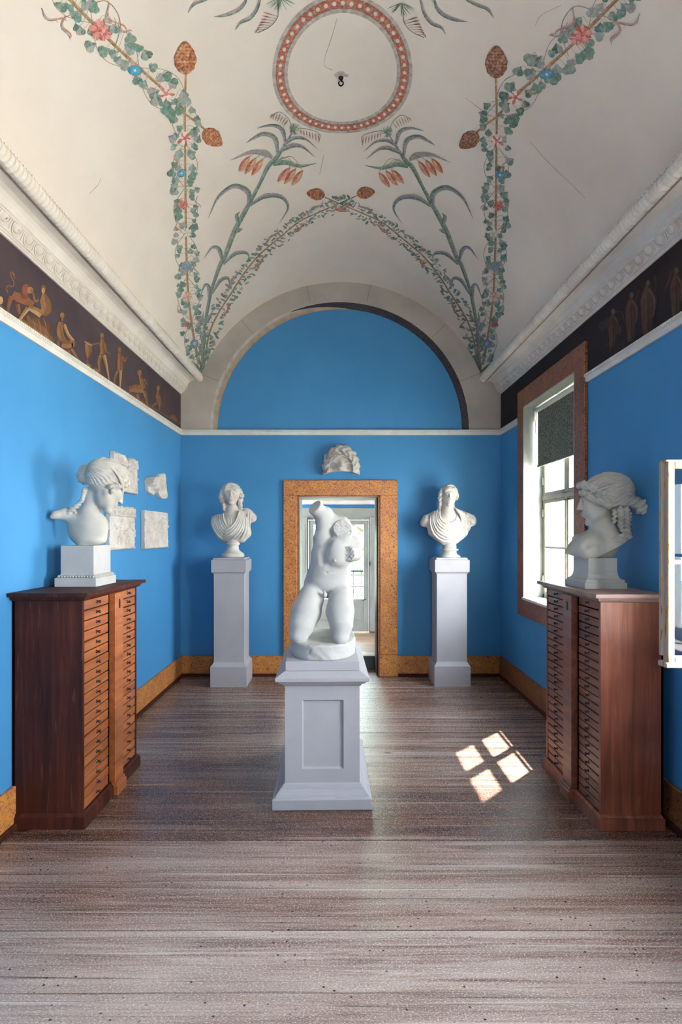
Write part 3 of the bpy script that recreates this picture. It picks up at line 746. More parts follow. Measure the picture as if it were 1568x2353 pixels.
# ================================================================== CABINETS
def cabinet(side, xf, y0, y1, n, z0, z1, label, y_st, name='collectors_cabinet'):
    """side -1: stands at the left wall and faces right; xf = front plane of the drawers"""
    s = 1 if side < 0 else -1               # direction the front faces
    xb = XL + 0.006 if side < 0 else XR - 0.006
    if side > 0: xb = XR - 0.075
    bm = M['cab_dark'] if side < 0 else M['cab_red']; dm = M['drawer_l'] if side < 0 else M['drawer_r']
    t = thing(name, (((xf + xb) / 2), (y0 + y1) / 2, 0), label, 'cabinet')
    ys0, ys1 = y_st
    ed = 0.020                                # edge of the side panels seen from the front
    b = MB()
    b.box(xb, xf, y0, y0 + ed, 0.02, z1); b.box(xb, xf, y1 - ed, y1, 0.02, z1)
    b.box(xb, xb + s * 0.012, y0, y1, 0.02, z1)
    b.build('carcass', bm, t)
    MB().box(xb, xf - s * 0.022, y0 + ed, y1 - ed, 0.02, z1).build('drawer_rack', M['gap'], t)
    # base with a moulded top, stepped forward under the centre strip
    bb = MB()
    def base(xa, ya, yb):
        hx = abs(xa - xb) / 2; cx = (xa + xb) / 2
        bb.rings(cx, (ya + yb) / 2, hx, (yb - ya) / 2, [(0.0, 0.0), (0.0, 0.062), (-0.006, 0.064), (-0.010, 0.074), (-0.016, 0.078)])
    base(xf + s * 0.020, y0 - 0.018, y1 + 0.018)
    bb.build('base', bm, t)
    b3 = MB(); b3.box(xf, xf + s * 0.048, ys0 - 0.004, ys1 + 0.004, 0.0, 0.062, bev=0.003); b3.box(xf, xf + s * 0.040, ys0 - 0.002, ys1 + 0.002, 0.058, 0.080, bev=0.003)
    b3.build('base_block', dm, t)
    # top slab with its moulding
    tb = MB(); ov = 0.05
    pr = [(-0.004, z1 - 0.012), (0.012, z1 - 0.006), (0.022, z1 + 0.006), (0.024, z1 + 0.014), (0.045, z1 + 0.016), (0.047, z1 + 0.032), (0.044, z1 + 0.036)]
    hx = abs(xf - xb) / 2 ; cx = (xf + xb) / 2
    # the slab is flush with the wall side: shift the rings
    n_ = len(pr); vs = []
    for o, z in pr:
        xa, xc = xb, xf + s * o
        lo, hi = min(xa, xc), max(xa, xc)
        vs += [(lo, y0 - o, z), (hi, y0 - o, z), (hi, y1 + o, z), (lo, y1 + o, z)]
    fs = [(3, 2, 1, 0), tuple(4 * (n_ - 1) + i for i in range(4))]
    for k in range(n_ - 1):
        for j in range(4): fs.append((4 * k + j, 4 * k + (j + 1) % 4, 4 * k + 4 + (j + 1) % 4, 4 * k + 4 + j))
    tb.add(vs, fs); tb.build('tabletop', bm if side < 0 else M['slab_edge'], t)
    # hinged locking strip
    lk = MB(); lk.box(xf - s * 0.01, xf + s * 0.030, ys0, ys1, 0.080, z1 - 0.006, bev=0.003)
    lko = lk.build('locking_strip', dm, t)
    kz = z1 - 0.075; ky = (ys0 + ys1) / 2
    e = MB(); ring = []
    for k in range(12):
        a = 2 * math.pi * k / 12; ring.append((xf + s * 0.0302, ky + 0.010 * math.cos(a), kz + 0.028 * math.sin(a)))
    ring2 = [(xf + s * 0.0325, p[1], p[2]) for p in ring]
    e.add(ring + ring2, [tuple(range(11, -1, -1)), tuple(range(12, 24))] + [(k, (k + 1) % 12, 12 + (k + 1) % 12, 12 + k) for k in range(12)])
    o = e.build('escutcheon', M['iron']); o.parent = lko; o.location = -(lko.location + t.location)
    # drawers
    pitch = (z1 - 0.006 - z0) / n
    first = None; rg = random.Random(side + 9)
    for (ya, yb) in ((y0 + ed + 0.002, ys0 - 0.024), (ys1 + (0.012 if side < 0 else 0.012), y1 - ed - 0.002)):
        if side > 0 and ya < ys0: pass
        dmesh = None; kmesh = None
        for k in range(n):
            za = z0 + k * pitch
            if dmesh is None:
                b_ = MB().box(xf - s * 0.020, xf - s * 0.002, ya, yb, 0.0, pitch - 0.0065, bev=0.0018)
                d = b_.build('drawer', dm, None); dmesh = d.data
                ky_ = (ya + yb) / 2; q = MB()
                pr = [(0.0105, 0.0), (0.0105, 0.002), (0.004, 0.004), (0.004, 0.010), (0.0085, 0.016), (0.0085, 0.020), (0.004, 0.024)]
                vs = []; nn = 10
                for r_, h_ in pr:
                    for j in range(nn):
                        a = 2 * math.pi * j / nn; vs.append((xf + s * (h_ - 0.003), ky_ + r_ * math.cos(a), pitch * 0.5 + r_ * math.sin(a)))
                fs = [(i * nn + j, i * nn + (j + 1) % nn, (i + 1) * nn + (j + 1) % nn, (i + 1) * nn + j) for i in range(len(pr) - 1) for j in range(nn)] + [tuple(range((len(pr) - 1) * nn, len(pr) * nn))]
                q.add(vs, fs, None, True); kn = q.build('knob', M['knob'], None); kmesh = kn.data
            else:
                d = bpy.data.objects.new('drawer', dmesh); C.objects.link(d)
                kn = bpy.data.objects.new('knob', kmesh); C.objects.link(kn)
            d.parent = t; d.location = Vector((rg.uniform(-0.0015, 0.0015), 0, za)) - t.location
            kn.parent = d; kn.location = (0, 0, 0)
    return t
cabinet(-1, -1.350, 2.855, 3.62, 20, 0.084, 1.208, 'tall dark-sided wooden cabinet with twenty rows of small drawers against the left wall', (3.205, 3.325))
cabinet(1, 1.382, 2.842, 3.58, 24, 0.084, 1.203, 'tall reddish wooden cabinet of many small drawers with a scuffed side, at the right wall', (3.13, 3.25))

# ================================================================== PEDESTALS
cp = thing('pedestal', (-0.1, 3.47, 0), 'broad grey moulded pedestal with a framed front panel under the kneeling torso', 'pedestal')
cp.rotation_euler = (0, 0, math.radians(1.0))
def crings(name, pr, hx, hy, cy=3.4775):
    MB().rings(-0.096, cy, hx, hy, pr).build(name, M['ped'], cp)
# body 0.4286 wide, from y 3.10 to 3.855
crings('plinth', [(0.064, 0.0), (0.066, 0.004), (0.066, 0.058), (0.062, 0.064), (0.050, 0.066), (0.046, 0.078), (0.030, 0.096), (0.024, 0.100), (0.022, 0.108), (0.014, 0.110), (0.010, 0.120), (0.0, 0.127)], 0.2143, 0.3775)
bx0, bx1, by0, by1 = -0.3103, 0.1183, 3.10, 3.855
px0, px1, pz0, pz1 = -0.212, 0.026, 0.205, 0.600
b = MB()
b.box(bx0, px0, by0, by0 + 0.03, 0.127, 0.70); b.box(px1, bx1, by0, by0 + 0.03, 0.127, 0.70); b.box(px0, px1, by0, by0 + 0.03, 0.127, pz0); b.box(px0, px1, by0, by0 + 0.03, pz1, 0.70)
b.box(bx0, bx1, by0 + 0.03, by1, 0.127, 0.70)
b.build('shaft', M['ped'], cp)
b = MB(); k = 0.010; a = by0 + 0.004
vs = []; 
for o_, y_ in ((0, by0 + 0.001), (0.008, by0 + 0.014)):
    vs += [(px0 + o_, y_, pz0 + o_), (px1 - o_, y_, pz0 + o_), (px1 - o_, y_, pz1 - o_), (px0 + o_, y_, pz1 - o_)]
b.add(vs, [(0, 1, 5, 4), (1, 2, 6, 5), (2, 3, 7, 6), (3, 0, 4, 7), (4, 5, 6, 7)]); b.build('front_panel', M['ped'], cp)
crings('cornice', [(0.0, 0.680), (0.010, 0.688), (0.014, 0.696), (0.030, 0.702), (0.036, 0.712), (0.050, 0.718), (0.052, 0.737), (0.004, 0.766), (0.0, 0.767)], 0.2143, 0.3775)
MB().box(bx0 + 0.001, bx1 - 0.001, by0 + 0.001, by1 - 0.001, 0.7665, 0.821, bev=0.003).build('top_block', M['ped'], cp)

def bust_pedestal(cx, cy, label):
    t = thing('bust_pedestal', (cx, cy, 0), label, 'pedestal', 'slim pedestals on either side of the doorway')
    h = 0.154
    MB().rings(cx, cy, h, h, [(0.030, 0), (0.030, 0.205), (0.022, 0.214), (0.004, 0.240), (0.0, 0.250)]).build('plinth', M['ped'], t)
    MB().rings(cx, cy, h, h, [(0, 0.250), (0, 1.150)]).build('shaft', M['ped'], t)
    MB().rings(cx, cy, h, h, [(0.0, 1.146), (0.008, 1.148), (0.010, 1.160), (0.022, 1.166), (0.023, 1.288), (0.006, 1.296), (0.004, 1.311)]).build('cap', M['ped'], t)
    return t
bust_pedestal(-1.112, 5.665, 'slim grey pedestal left of the doorway under the bust with shoulder-length curls')
bust_pedestal(1.168, 5.69, 'slim pale grey pedestal right of the doorway under the broad draped bust')
# ================================================================== SCULPTING: signed distance fields turned into smooth meshes
f32 = np.float32
def V3(*a): return np.array(a[0] if len(a) == 1 else a, dtype=f32)
def rotm(yaw=0, pitch=0, roll=0):
    """columns are the right / forward / up axes after yaw (about z), pitch (nod) and roll"""
    m = Matrix.Rotation(math.radians(yaw), 3, 'Z') @ Matrix.Rotation(math.radians(pitch), 3, 'X') @ Matrix.Rotation(math.radians(roll), 3, 'Y')
    return np.array(m, dtype=f32)
def E(P, c, r, R=None):
    q = P - V3(c)
    if R is not None: q = q @ R
    r = V3(r); a = np.sqrt(((q / r) ** 2).sum(1)); b = np.sqrt(((q / (r * r)) ** 2).sum(1))
    return a * (a - 1) / np.maximum(b, 1e-6)
def RC(P, a, b, ra, rb, sq=None):
    a = V3(a); b = V3(b); q = P - a; d = b - a
    if sq is not None: q = q / V3(sq); d = d / V3(sq)
    h = np.clip((q @ d) / max(float(d @ d), 1e-9), 0, 1)
    return np.sqrt(((q - h[:, None] * d) ** 2).sum(1)) - (ra + (rb - ra) * h)
def CH(P, pts, rs, k=0.0):
    o = None
    for i in range(len(pts) - 1):
        s = RC(P, pts[i], pts[i + 1], rs[i], rs[i + 1]); o = s if o is None else (np.minimum(o, s) if k <= 0 else SM(o, s, k))
    return o
def SM(a, b, k):
    h = np.clip(0.5 + 0.5 * (b - a) / k, 0, 1); return b * (1 - h) + a * h - k * h * (1 - h)
def SS(a, b, k):  # smooth subtraction of b from a
    return -SM(-a, b, k)
def BX(P, c, h, R=None, r=0.0):
    q = P - V3(c)
    if R is not None: q = q @ R
    q = np.abs(q) - (V3(h) - r); return np.sqrt((np.maximum(q, 0) ** 2).sum(1)) + np.minimum(q.max(1), 0) - r
def PL(P, c, n):  # half space, negative behind the plane
    n = V3(n); n = n / np.linalg.norm(n); return (P - V3(c)) @ n
def TO(P, c, R0, r, R=None):
    q = P - V3(c)
    if R is not None: q = q @ R
    return np.sqrt((np.sqrt(q[:, 0] ** 2 + q[:, 2] ** 2) - R0) ** 2 + q[:, 1] ** 2) - r
def NZ(P, f, s=0.0):
    x, y, z = P[:, 0] * f + s, P[:, 1] * f + s * 1.7, P[:, 2] * f - s
    return (np.sin(x + 1.7 * np.sin(y * 0.9 + z)) + np.sin(y * 1.1 + 1.5 * np.sin(z * 1.2 + x)) + np.sin(z + 1.6 * np.sin(x * 1.1 - y))) / 3

def polygonise(fn, lo, hi, h):
    lo = V3(lo) - 2 * h; hi = V3(hi) + 2 * h; B = 8
    nb = np.ceil((hi - lo) / (h * B)).astype(int); n = nb * B + 1
    g = np.stack(np.meshgrid(*[np.arange(k) for k in nb], indexing='ij'), -1).reshape(-1, 3)
    cen = lo + (g + 0.5).astype(f32) * (B * h)
    f0 = fn(cen.astype(f32)); lim = B * h * 0.87 * 1.25 + 0.018
    vol = np.ones(tuple(n), dtype=f32)
    # inside / outside of the skipped blocks
    full = (f0 < 0)
    act = g[np.abs(f0) < lim]
    for b in g[full & (np.abs(f0) >= lim)]:
        vol[b[0] * B:(b[0] + 1) * B + 1, b[1] * B:(b[1] + 1) * B + 1, b[2] * B:(b[2] + 1) * B + 1] = -1
    loc = np.stack(np.meshgrid(*[np.arange(B + 1)] * 3, indexing='ij'), -1).reshape(-1, 3)
    CHN = 700
    for s in range(0, len(act), CHN):
        a = act[s:s + CHN]; idx = (a[:, None, :] * B + loc[None]).reshape(-1, 3)
        v = fn((lo + idx.astype(f32) * h).astype(f32))
        vol[idx[:, 0], idx[:, 1], idx[:, 2]] = v
    # surface nets
    sg = vol < 0
    c8 = [sg[i:n[0] - 1 + i, j:n[1] - 1 + j, k:n[2] - 1 + k] for i in (0, 1) for j in (0, 1) for k in (0, 1)]
    tot = sum(c.astype(np.int8) for c in c8); cells = np.argwhere((tot > 0) & (tot < 8))
    cid = -np.ones(tuple(n - 1), dtype=np.int64); cid[cells[:, 0], cells[:, 1], cells[:, 2]] = np.arange(len(cells))
    acc = np.zeros((len(cells), 3)); cnt = np.zeros(len(cells))
    off = [(i, j, k) for i in (0, 1) for j in (0, 1) for k in (0, 1)]
    for a in off:
        for ax in range(3):
            if a[ax]: continue
            b = list(a); b[ax] = 1
            pa = cells + a; pb = cells + b
            va = vol[pa[:, 0], pa[:, 1], pa[:, 2]]; vb = vol[pb[:, 0], pb[:, 1], pb[:, 2]]
            m = (va < 0) != (vb < 0); t = np.where(m, va / np.where(m, va - vb, 1), 0)
            p = np.array(a, dtype=float)[None].repeat(len(cells), 0); p[:, ax] += t
            acc[m] += p[m]; cnt[m] += 1
    verts = (lo + (cells + acc / np.maximum(cnt, 1)[:, None]) * h)
    faces = []
    for ax in range(3):
        u, v = (ax + 1) % 3, (ax + 2) % 3
        sl0 = [slice(None)] * 3; sl1 = [slice(None)] * 3
        sl0[ax] = slice(0, n[ax] - 1); sl1[ax] = slice(1, n[ax])
        A = sg[tuple(sl0)]; Bq = sg[tuple(sl1)]
        e = np.argwhere(A != Bq); 
        e = e[(e[:, u] > 0) & (e[:, v] > 0) & (e[:, u] < n[u] - 1) & (e[:, v] < n[v] - 1)]
        ins = A[e[:, 0], e[:, 1], e[:, 2]]
        q = []
        for du, dv in ((-1, -1), (0, -1), (0, 0), (-1, 0)):
            k = e.copy(); k[:, u] += du; k[:, v] += dv; q.append(cid[k[:, 0], k[:, 1], k[:, 2]])
        q = np.stack(q, 1); q[~ins] = q[~ins][:, ::-1]; faces.append(q)
    faces = np.concatenate(faces); faces = faces[(faces >= 0).all(1)]
    return verts, faces

def sculpt(name, fn, lo, hi, h, mat_, parent=None, origin=(0, 0, 0)):
    v, f = polygonise(fn, lo, hi, h)
    v = v - np.array(origin)
    me = bpy.data.meshes.new(name)
    me.vertices.add(len(v)); me.vertices.foreach_set('co', v.astype(f32).ravel())
    me.loops.add(len(f) * 4); me.loops.foreach_set('vertex_index', f.ravel().astype(np.int32))
    me.polygons.add(len(f)); me.polygons.foreach_set('loop_start', np.arange(0, len(f) * 4, 4, dtype=np.int32))
    try: me.polygons.foreach_set('loop_total', np.full(len(f), 4, dtype=np.int32))
    except Exception: pass
    me.update(calc_edges=True); me.validate()
    me.polygons.foreach_set('use_smooth', np.ones(len(me.polygons), dtype=bool))
    me.materials.append(mat_)
    o = bpy.data.objects.new(name, me); C.objects.link(o); o.location = origin
    if parent is not None:
        o.parent = parent; o.location = Vector(origin) - Vector(parent['wloc'])
    return o

# ------------------------------------------------------------------ a human head in head units (height 1, chin -0.5 .. crown 0.5; x right, y forward, z up)
def head_field(q, beard=0, mouth=1.0, greek=True, full=1.0, brow=1.0):
    m = q.copy(); m[:, 0] = np.abs(m[:, 0])
    d = E(m, (0, -0.07, 0.13), (0.315, 0.385, 0.36))
    d = SM(d, E(m, (0, 0.10, -0.08), (0.255, 0.265, 0.34)), 0.06)
    d = SM(d, E(m, (0.0, 0.10, -0.27), (0.205 * full, 0.21, 0.18)), 0.06)          # jaw
    d = SM(d, RC(m, (0.20 * full, 0.0, -0.20), (0.035, 0.235, -0.42), 0.065, 0.06), 0.07)
    d = SM(d, E(m, (0, 0.275, -0.425), (0.085, 0.07, 0.07)), 0.05)                   # chin
    d = SM(d, E(m, (0.150, 0.215, -0.10), (0.085, 0.085, 0.085)), 0.06)             # cheek
    d = SM(d, RC(m, (0.03, 0.335, 0.055), (0.17, 0.265, 0.06), 0.035, 0.035), 0.05)  # brow ridge
    d = SS(d, E(m, (0.115, 0.385, -0.005), (0.075, 0.075, 0.048)), 0.045)            # sockets
    # nose
    ny = 0.365 if greek else 0.335
    no = RC(q, (0, ny - 0.02, 0.055), (0, 0.425, -0.125), 0.034, 0.040)
    d = SM(d, no, 0.035)
    d = SM(d, E(m, (0.038, 0.375, -0.135), (0.030, 0.042, 0.028)), 0.015)
    d = SM(d, E(q, (0, 0.435, -0.130), (0.034, 0.030, 0.030)), 0.02)
    d = SS(d, E(m, (0.020, 0.395, -0.168), (0.012, 0.022, 0.012)), 0.008)
    # eyes
    d = SM(d, E(m, (0.110, 0.270, -0.008), (0.062, 0.062, 0.050)), 0.010)
    d = SM(d, CH(m, [(0.058, 0.310, -0.006), (0.085, 0.337, 0.017), (0.120, 0.335, 0.022), (0.165, 0.285, -0.004)], [0.008, 0.011, 0.012, 0.009]), 0.010)
    d = SM(d, CH(m, [(0.062, 0.308, -0.012), (0.090, 0.325, -0.034), (0.125, 0.320, -0.038), (0.165, 0.280, -0.010)], [0.006, 0.008, 0.008, 0.006]), 0.012)
    # mouth
    d = SM(d, E(q, (0, 0.300, -0.255), (0.10, 0.075, 0.075)), 0.05)
    d = SM(d, CH(m, [(0.0, 0.368, -0.228), (0.022, 0.372, -0.224), (0.075, 0.325, -0.246)], [0.015, 0.017, 0.008]), 0.014)
    d = SM(d, CH(m, [(0.0, 0.360, -0.276), (0.045, 0.345, -0.270), (0.070, 0.322, -0.252)], [0.022, 0.018, 0.007]), 0.016)
    d = SS(d, CH(m, [(0.0, 0.392, -0.2495), (0.075, 0.335, -0.2495)], [0.008, 0.006]), 0.008)
    d = SS(d, E(q, (0, 0.378, -0.325), (0.06, 0.030, 0.024)), 0.03)
    d = SS(d, RC(q, (0, 0.385, -0.175), (0, 0.388, -0.21), 0.008, 0.010), 0.012)
    # ear
    e = TO(m - V3(0.300, -0.02, -0.05), (0, 0, 0), 0.055, 0.018, rotm(75)) ; d = SM(d, e, 0.015)
    d = SM(d, E(m, (0.290, -0.015, -0.055), (0.02, 0.045, 0.065)), 0.02)
    return d

def place_head(P, c, R, s):
    return ((P - V3(c)) @ R) / s
# ------------------------------------------------------------------ the kneeling torso
def Q(cx, cy, d): return Px(600 + cx / 5.227, 1120 + cy / 5.227, d)
KS = 3.35 / F / 5.227
def torso_field(P):
    k = KS
    # pelvis, belly, rib cage
    d = E(P, Q(800, 1140, 3.40), (285 * k, 0.105, 150 * k))
    d = SM(d, E(P, Q(820, 1010, 3.385), (255 * k, 0.098, 150 * k)), 0.05)
    R = rotm(0, 0, 8)
    d = SM(d, E(P, Q(850, 850, 3.385), (245 * k, 0.112, 225 * k), R), 0.05)
    # flank and raised arm in one sweep
    d = SM(d, CH(P, [Q(790, 960, 3.395), Q(748, 800, 3.38), Q(752, 620, 3.37), Q(762, 450, 3.37)], [.062, .064, .060, .050], 0.02), 0.03)
    arm = CH(P, [Q(765, 450, 3.37), Q(735, 330, 3.36), Q(652, 240, 3.33), Q(600, 190, 3.31)], [0.050, 0.046, 0.044, 0.044], 0.02)
    arm = SM(arm, E(P, Q(790, 340, 3.39), (0.042, 0.05, 0.055)), 0.03)
    arm = np.maximum(arm, PL(P, Q(652, 232, 3.32), (-0.62, -0.52, 0.58)))
    d = SM(d, arm, 0.025)
    # chest, seen in profile of the twist
    ch = E(P, Q(915, 770, 3.335), (172 * k, 0.085, 195 * k), rotm(0, 0, -6))
    ch = SM(ch, E(P, Q(930, 880, 3.325), (130 * k, 0.070, 95 * k)), 0.03)
    d = SM(d, ch, 0.016)
    # shoulder girdle
    d = SM(d, CH(P, [Q(800, 420, 3.40), Q(930, 480, 3.42), Q(1060, 600, 3.40)], [0.050, 0.075, 0.060], 0.03), 0.035)
    d = SM(d, CH(P, [Q(905, 655, 3.33), Q(1010, 650, 3.325), Q(1120, 700, 3.36)], [0.034, 0.042, 0.050], 0.02), 0.02)
    # neck break
    nk = RC(P, Q(940, 545, 3.42), Q(1003, 488, 3.28), 0.066, 0.058, None)
    n1 = (0.25, -0.88, 0.45)
    nk = np.maximum(nk, PL(P, Q(1003, 488, 3.325), n1) + 0.006 * NZ(P, 190) + 0.004 * NZ(P, 420, 3))
    d = SM(d, nk, 0.012)
    # left arm: shoulder, elbow, stump turned to the viewer
    d = SM(d, CH(P, [Q(1075, 600, 3.39), Q(1120, 700, 3.38), Q(1128, 795, 3.35)], [0.046, 0.046, 0.043], 0.02), 0.022)
    st = CH(P, [Q(1128, 800, 3.35), Q(1090, 800, 3.31), Q(1010, 795, 3.22)], [0.045, 0.045, 0.043], 0.01)
    st = np.maximum(st, PL(P, Q(1030, 800, 3.262), (-0.42, -0.90, 0.05)) + 0.005 * NZ(P, 210) + 0.003 * NZ(P, 480, 2))
    d = SM(d, st, 0.010)
    # creases: armpit ridge, rib arch, waist fold, groin
    d = SS(d, CH(P, [Q(862, 560, 3.275), Q(790, 680, 3.275), Q(745, 800, 3.28), Q(742, 900, 3.285)], [.010, .015, .015, .009]), 0.028)
    d = SS(d, CH(P, [Q(770, 905, 3.262), Q(830, 985, 3.258), Q(950, 1000, 3.258)], [.010, .013, .008]), 0.024)
    d = SS(d, CH(P, [Q(725, 1005, 3.272), Q(850, 1025, 3.268), Q(985, 1010, 3.272)], [.006, .008, .006]), 0.014)
    d = SS(d, E(P, Q(790, 1026, 3.282), (.006, .010, .003)), 0.007)
    # thighs on their knees
    tl = CH(P, [Q(650, 1210, 3.40), Q(600, 1330, 3.35), Q(542, 1500, 3.30), Q(487, 1660, 3.255), Q(452, 1765, 3.245)], [.066, .075, .087, .070, .053], 0.03)
    tr = CH(P, [Q(958, 1200, 3.39), Q(960, 1330, 3.33), Q(950, 1490, 3.27), Q(965, 1650, 3.225), Q(960, 1790, 3.205)], [.064, .070, .081, .064, .043], 0.03)
    kl = SM(tl, E(P, Q(450, 1790, 3.225), (.044, .04, .038)), 0.03); kr = SM(tr, E(P, Q(957, 1820, 3.19), (.036, .036, .034)), 0.03)
    kl = SM(kl, RC(P, Q(450, 1790, 3.25), Px(-0.0, 0, 1) if False else (-0.24, 3.66, 0.945), .046, .028), 0.02)
    kr = SM(kr, RC(P, Q(960, 1800, 3.22), (0.03, 3.66, 0.945), .042, .028), 0.02)
    kl = SM(kl, CH(P, [(-0.24, 3.64, 0.94), (-0.235, 3.72, 0.93)], [.028, .018]), 0.01)
    kr = SM(kr, CH(P, [(0.03, 3.64, 0.94), (0.025, 3.72, 0.93)], [.028, .018]), 0.01)
    lg = SM(kl, kr, 0.006)
    # buttocks rest over the heels
    d = SM(d, E(P, Q(700, 1200, 3.47), (.08, .08, .075)), 0.05); d = SM(d, E(P, Q(900, 1190, 3.47), (.08, .08, .075)), 0.05)
    d = SM(d, lg, 0.018)
    d = SS(d, CH(P, [Q(592, 1128, 3.295), Q(665, 1195, 3.285), Q(728, 1290, 3.27)], [.006, .009, .009]), 0.020)
    d = SS(d, CH(P, [Q(1075, 1172, 3.295), Q(930, 1200, 3.275), Q(815, 1275, 3.262)], [.006, .008, .008]), 0.020)
    d = SM(d, E(P, Q(768, 1290, 3.285), (.015, .014, .018)), 0.014)
    d = SM(d, RC(P, Q(765, 1245, 3.27), Q(762, 1290, 3.262), .006, .005), 0.008)
    d = SM(d, E(P, Q(882, 882, 3.252), (.006, .006, .006)), 0.008)
    d = np.maximum(d, 0.905 - P[:, 2])
    return d
def torso_base(P):
    q = P - V3(-0.094, 3.433, 0.866)
    r = ((np.abs(q[:, 0]) / 0.203) ** 2.4 + (np.abs(q[:, 1]) / 0.318) ** 2.4) ** (1 / 2.4)
    a = (r - 1) * 0.20 + 0.0025 * NZ(P, 38) + 0.0012 * NZ(P, 120, 4) + 0.05 * np.maximum(-q[:, 2] - 0.02, 0)
    top = P[:, 2] - (0.909 + 0.0035 * NZ(P, 24, 1) + 0.0015 * NZ(P, 90, 5))
    d = SM(-(-a), a, 0.001) ; d = -SM(-a, -top, 0.012)
    return np.maximum(d, 0.8212 - P[:, 2])
kt = thing('kneeling_torso', (-0.094, 3.43, 0.821), 'white plaster cast of a headless, armless kneeling nude youth on the centre pedestal', 'statue')
sculpt('figure', torso_field, (-0.36, 3.08, 0.88), (0.20, 3.78, 1.80), 0.0042, M['cast'], kt, (-0.094, 3.43, 0.821))
sculpt('plinth', torso_base, (-0.33, 3.08, 0.80), (0.14, 3.80, 0.94), 0.0055, M['cast'], kt, (-0.094, 3.43, 0.821))
# ------------------------------------------------------------------ hair helpers, all in head units
def hair_cap(q, c, r, n=26, amp=0.014, wave=2.2, cut=0.0):
    u = q - V3(c); phi = np.arctan2(u[:, 0], u[:, 2] + 0.05)
    g = np.sin(n * phi + wave * np.sin(q[:, 1] * 15 + phi * 3)) * 0.7 + 0.5 * np.sin(n * 1.9 * phi + 1.3 * wave * np.sin(q[:, 1] * 21))
    h = E(q, c, r) - amp * g * (0.6 + 0.4 * np.sin(q[:, 1] * 30 + 4 * phi))
    return np.maximum(h, (q - V3(0, 0.30 + cut, 0.27)) @ V3(0, 0.864, -0.503) - 0.01)
def ripple(q, f, s=0.0): return 0.6 * NZ(q, f, s) + 0.4 * NZ(q, f * 2.1, s + 2)

# ------------------------------------------------------------------ bust with the bowed head, on the left cabinet
def A(cx, cy, d): return Px(60 + cx / 4.3556, 1020 + cy / 4.3556, d)
ra, ca, sa = rotm(-42, -30, -4), A(806, 425, 3.275), 0.290
def bowed_field(P):
    q = place_head(P, ca, ra, sa); m = q.copy(); m[:, 0] = np.abs(m[:, 0])
    d = head_field(q)
    hair = hair_cap(q, (0, -0.09, 0.175), (0.345, 0.43, 0.385), 30, 0.020)
    roll = CH(m, [(0, 0.325, 0.325), (0.14, 0.30, 0.28), (0.245, 0.215, 0.15), (0.315, 0.07, 0.0), (0.325, -0.06, -0.09)], [.042, .048, .056, .056, .045], 0.03)
    roll = roll - 0.012 * np.sin(m[:, 1] * 105 - m[:, 0] * 70 + 1.5 * np.sin(m[:, 2] * 60)) - 0.007 * NZ(m, 70)
    hair = SM(hair, roll, 0.02)
    fil = TO(q - V3(0, -0.02, 0.17), (0, 0, 0), 0.375, 0.022, rotm(0, 62, 0)); hair = SM(hair, fil, 0.006)
    lob = E(m, (0.315, 0.045, -0.14), (0.035, 0.05, 0.085)) - 0.008 * np.sin(m[:, 2] * 70); hair = SM(hair, lob, 0.02)
    d = SM(d, hair, 0.012) * sa
    # knot of hair at the back
    bc = A(588, 308, 3.26); u = P - V3(bc); ang = np.arctan2(u[:, 2], u[:, 0]); rr = np.sqrt((u ** 2).sum(1))
    bun = E(P, bc, (0.045, 0.044, 0.060)) - 0.0035 * np.sin(5 * ang + rr * 260 + 2 * np.sin(u[:, 1] * 90))
    d = SM(d, bun, 0.008)
    # neck and chest
    nk = CH(P, [A(725, 430, 3.29), A(672, 560, 3.27), A(632, 690, 3.265), A(618, 800, 3.265)], [0.054, 0.046, 0.048, 0.052], 0.03)
    b = E(P, A(618, 845, 3.28), (0.122, 0.070, 0.112), rotm(0, 0, -10))
    b = SM(b, CH(P, [A(520, 740, 3.275), A(400, 702, 3.245), A(300, 712, 3.205), A(256, 733, 3.19)], [0.052, 0.036, 0.022, 0.010], 0.02), 0.035)
    b = SM(b, CH(P, [A(700, 760, 3.29), A(755, 800, 3.32), A(770, 930, 3.31)], [0.045, 0.030, 0.020], 0.03), 0.03)
    # lower outline curves: hollow under the shoulder, straight cut right
    b = SS(b, E(P, A(262, 985, 3.28), (0.100, 0.3, 0.140), rotm(0, 0, 14)), 0.008)
    b = np.maximum(b, PL(P, A(826, 940, 3.28), (0.97, 0.1, 0.10)))
    b = SM(b, E(P, A(655, 965, 3.285), (0.085, 0.06, 0.032)), 0.02)
    b = SS(b, CH(P, [A(500, 640, 3.20), A(560, 740, 3.175), A(640, 770, 3.17), A(720, 730, 3.19)], [.006, .010, .010, .006]), 0.03)
    d = SM(d, SM(nk, b, 0.026), 0.012)
    # small beast of hair locks on the nape
    d = SM(d, CH(P, [A(588, 455, 3.235), A(562, 560, 3.225), A(500, 625, 3.225), A(432, 690, 3.225)], [0.016, 0.011, 0.014, 0.016], 0.005) - 0.0016 * np.sin(P[:, 2] * 380), 0.006)
    d = SM(d, CH(P, [A(450, 640, 3.225), A(492, 690, 3.225)], [0.009, 0.008]), 0.004)
    return SM(d, RC(P, A(600, 990, 3.285), A(600, 1035, 3.285), 0.055, 0.055), 0.01)
lb = thing('bust', (-1.527, 3.285, 1.245), 'white plaster bust with bowed head and hair tied in a knot, on the left cabinet', 'bust')
sculpt('bust_figure', lambda P: np.maximum(bowed_field(P), 1.4845 - P[:, 2]), (-1.718, 3.05, 1.47), (-1.20, 3.50, 2.03), 0.0031, M['casthead'], lb, (-1.527, 3.285, 1.245))
pb = MB(); cx, cy, hx, hy = -1.5275, 3.2825, 0.0955, 0.118
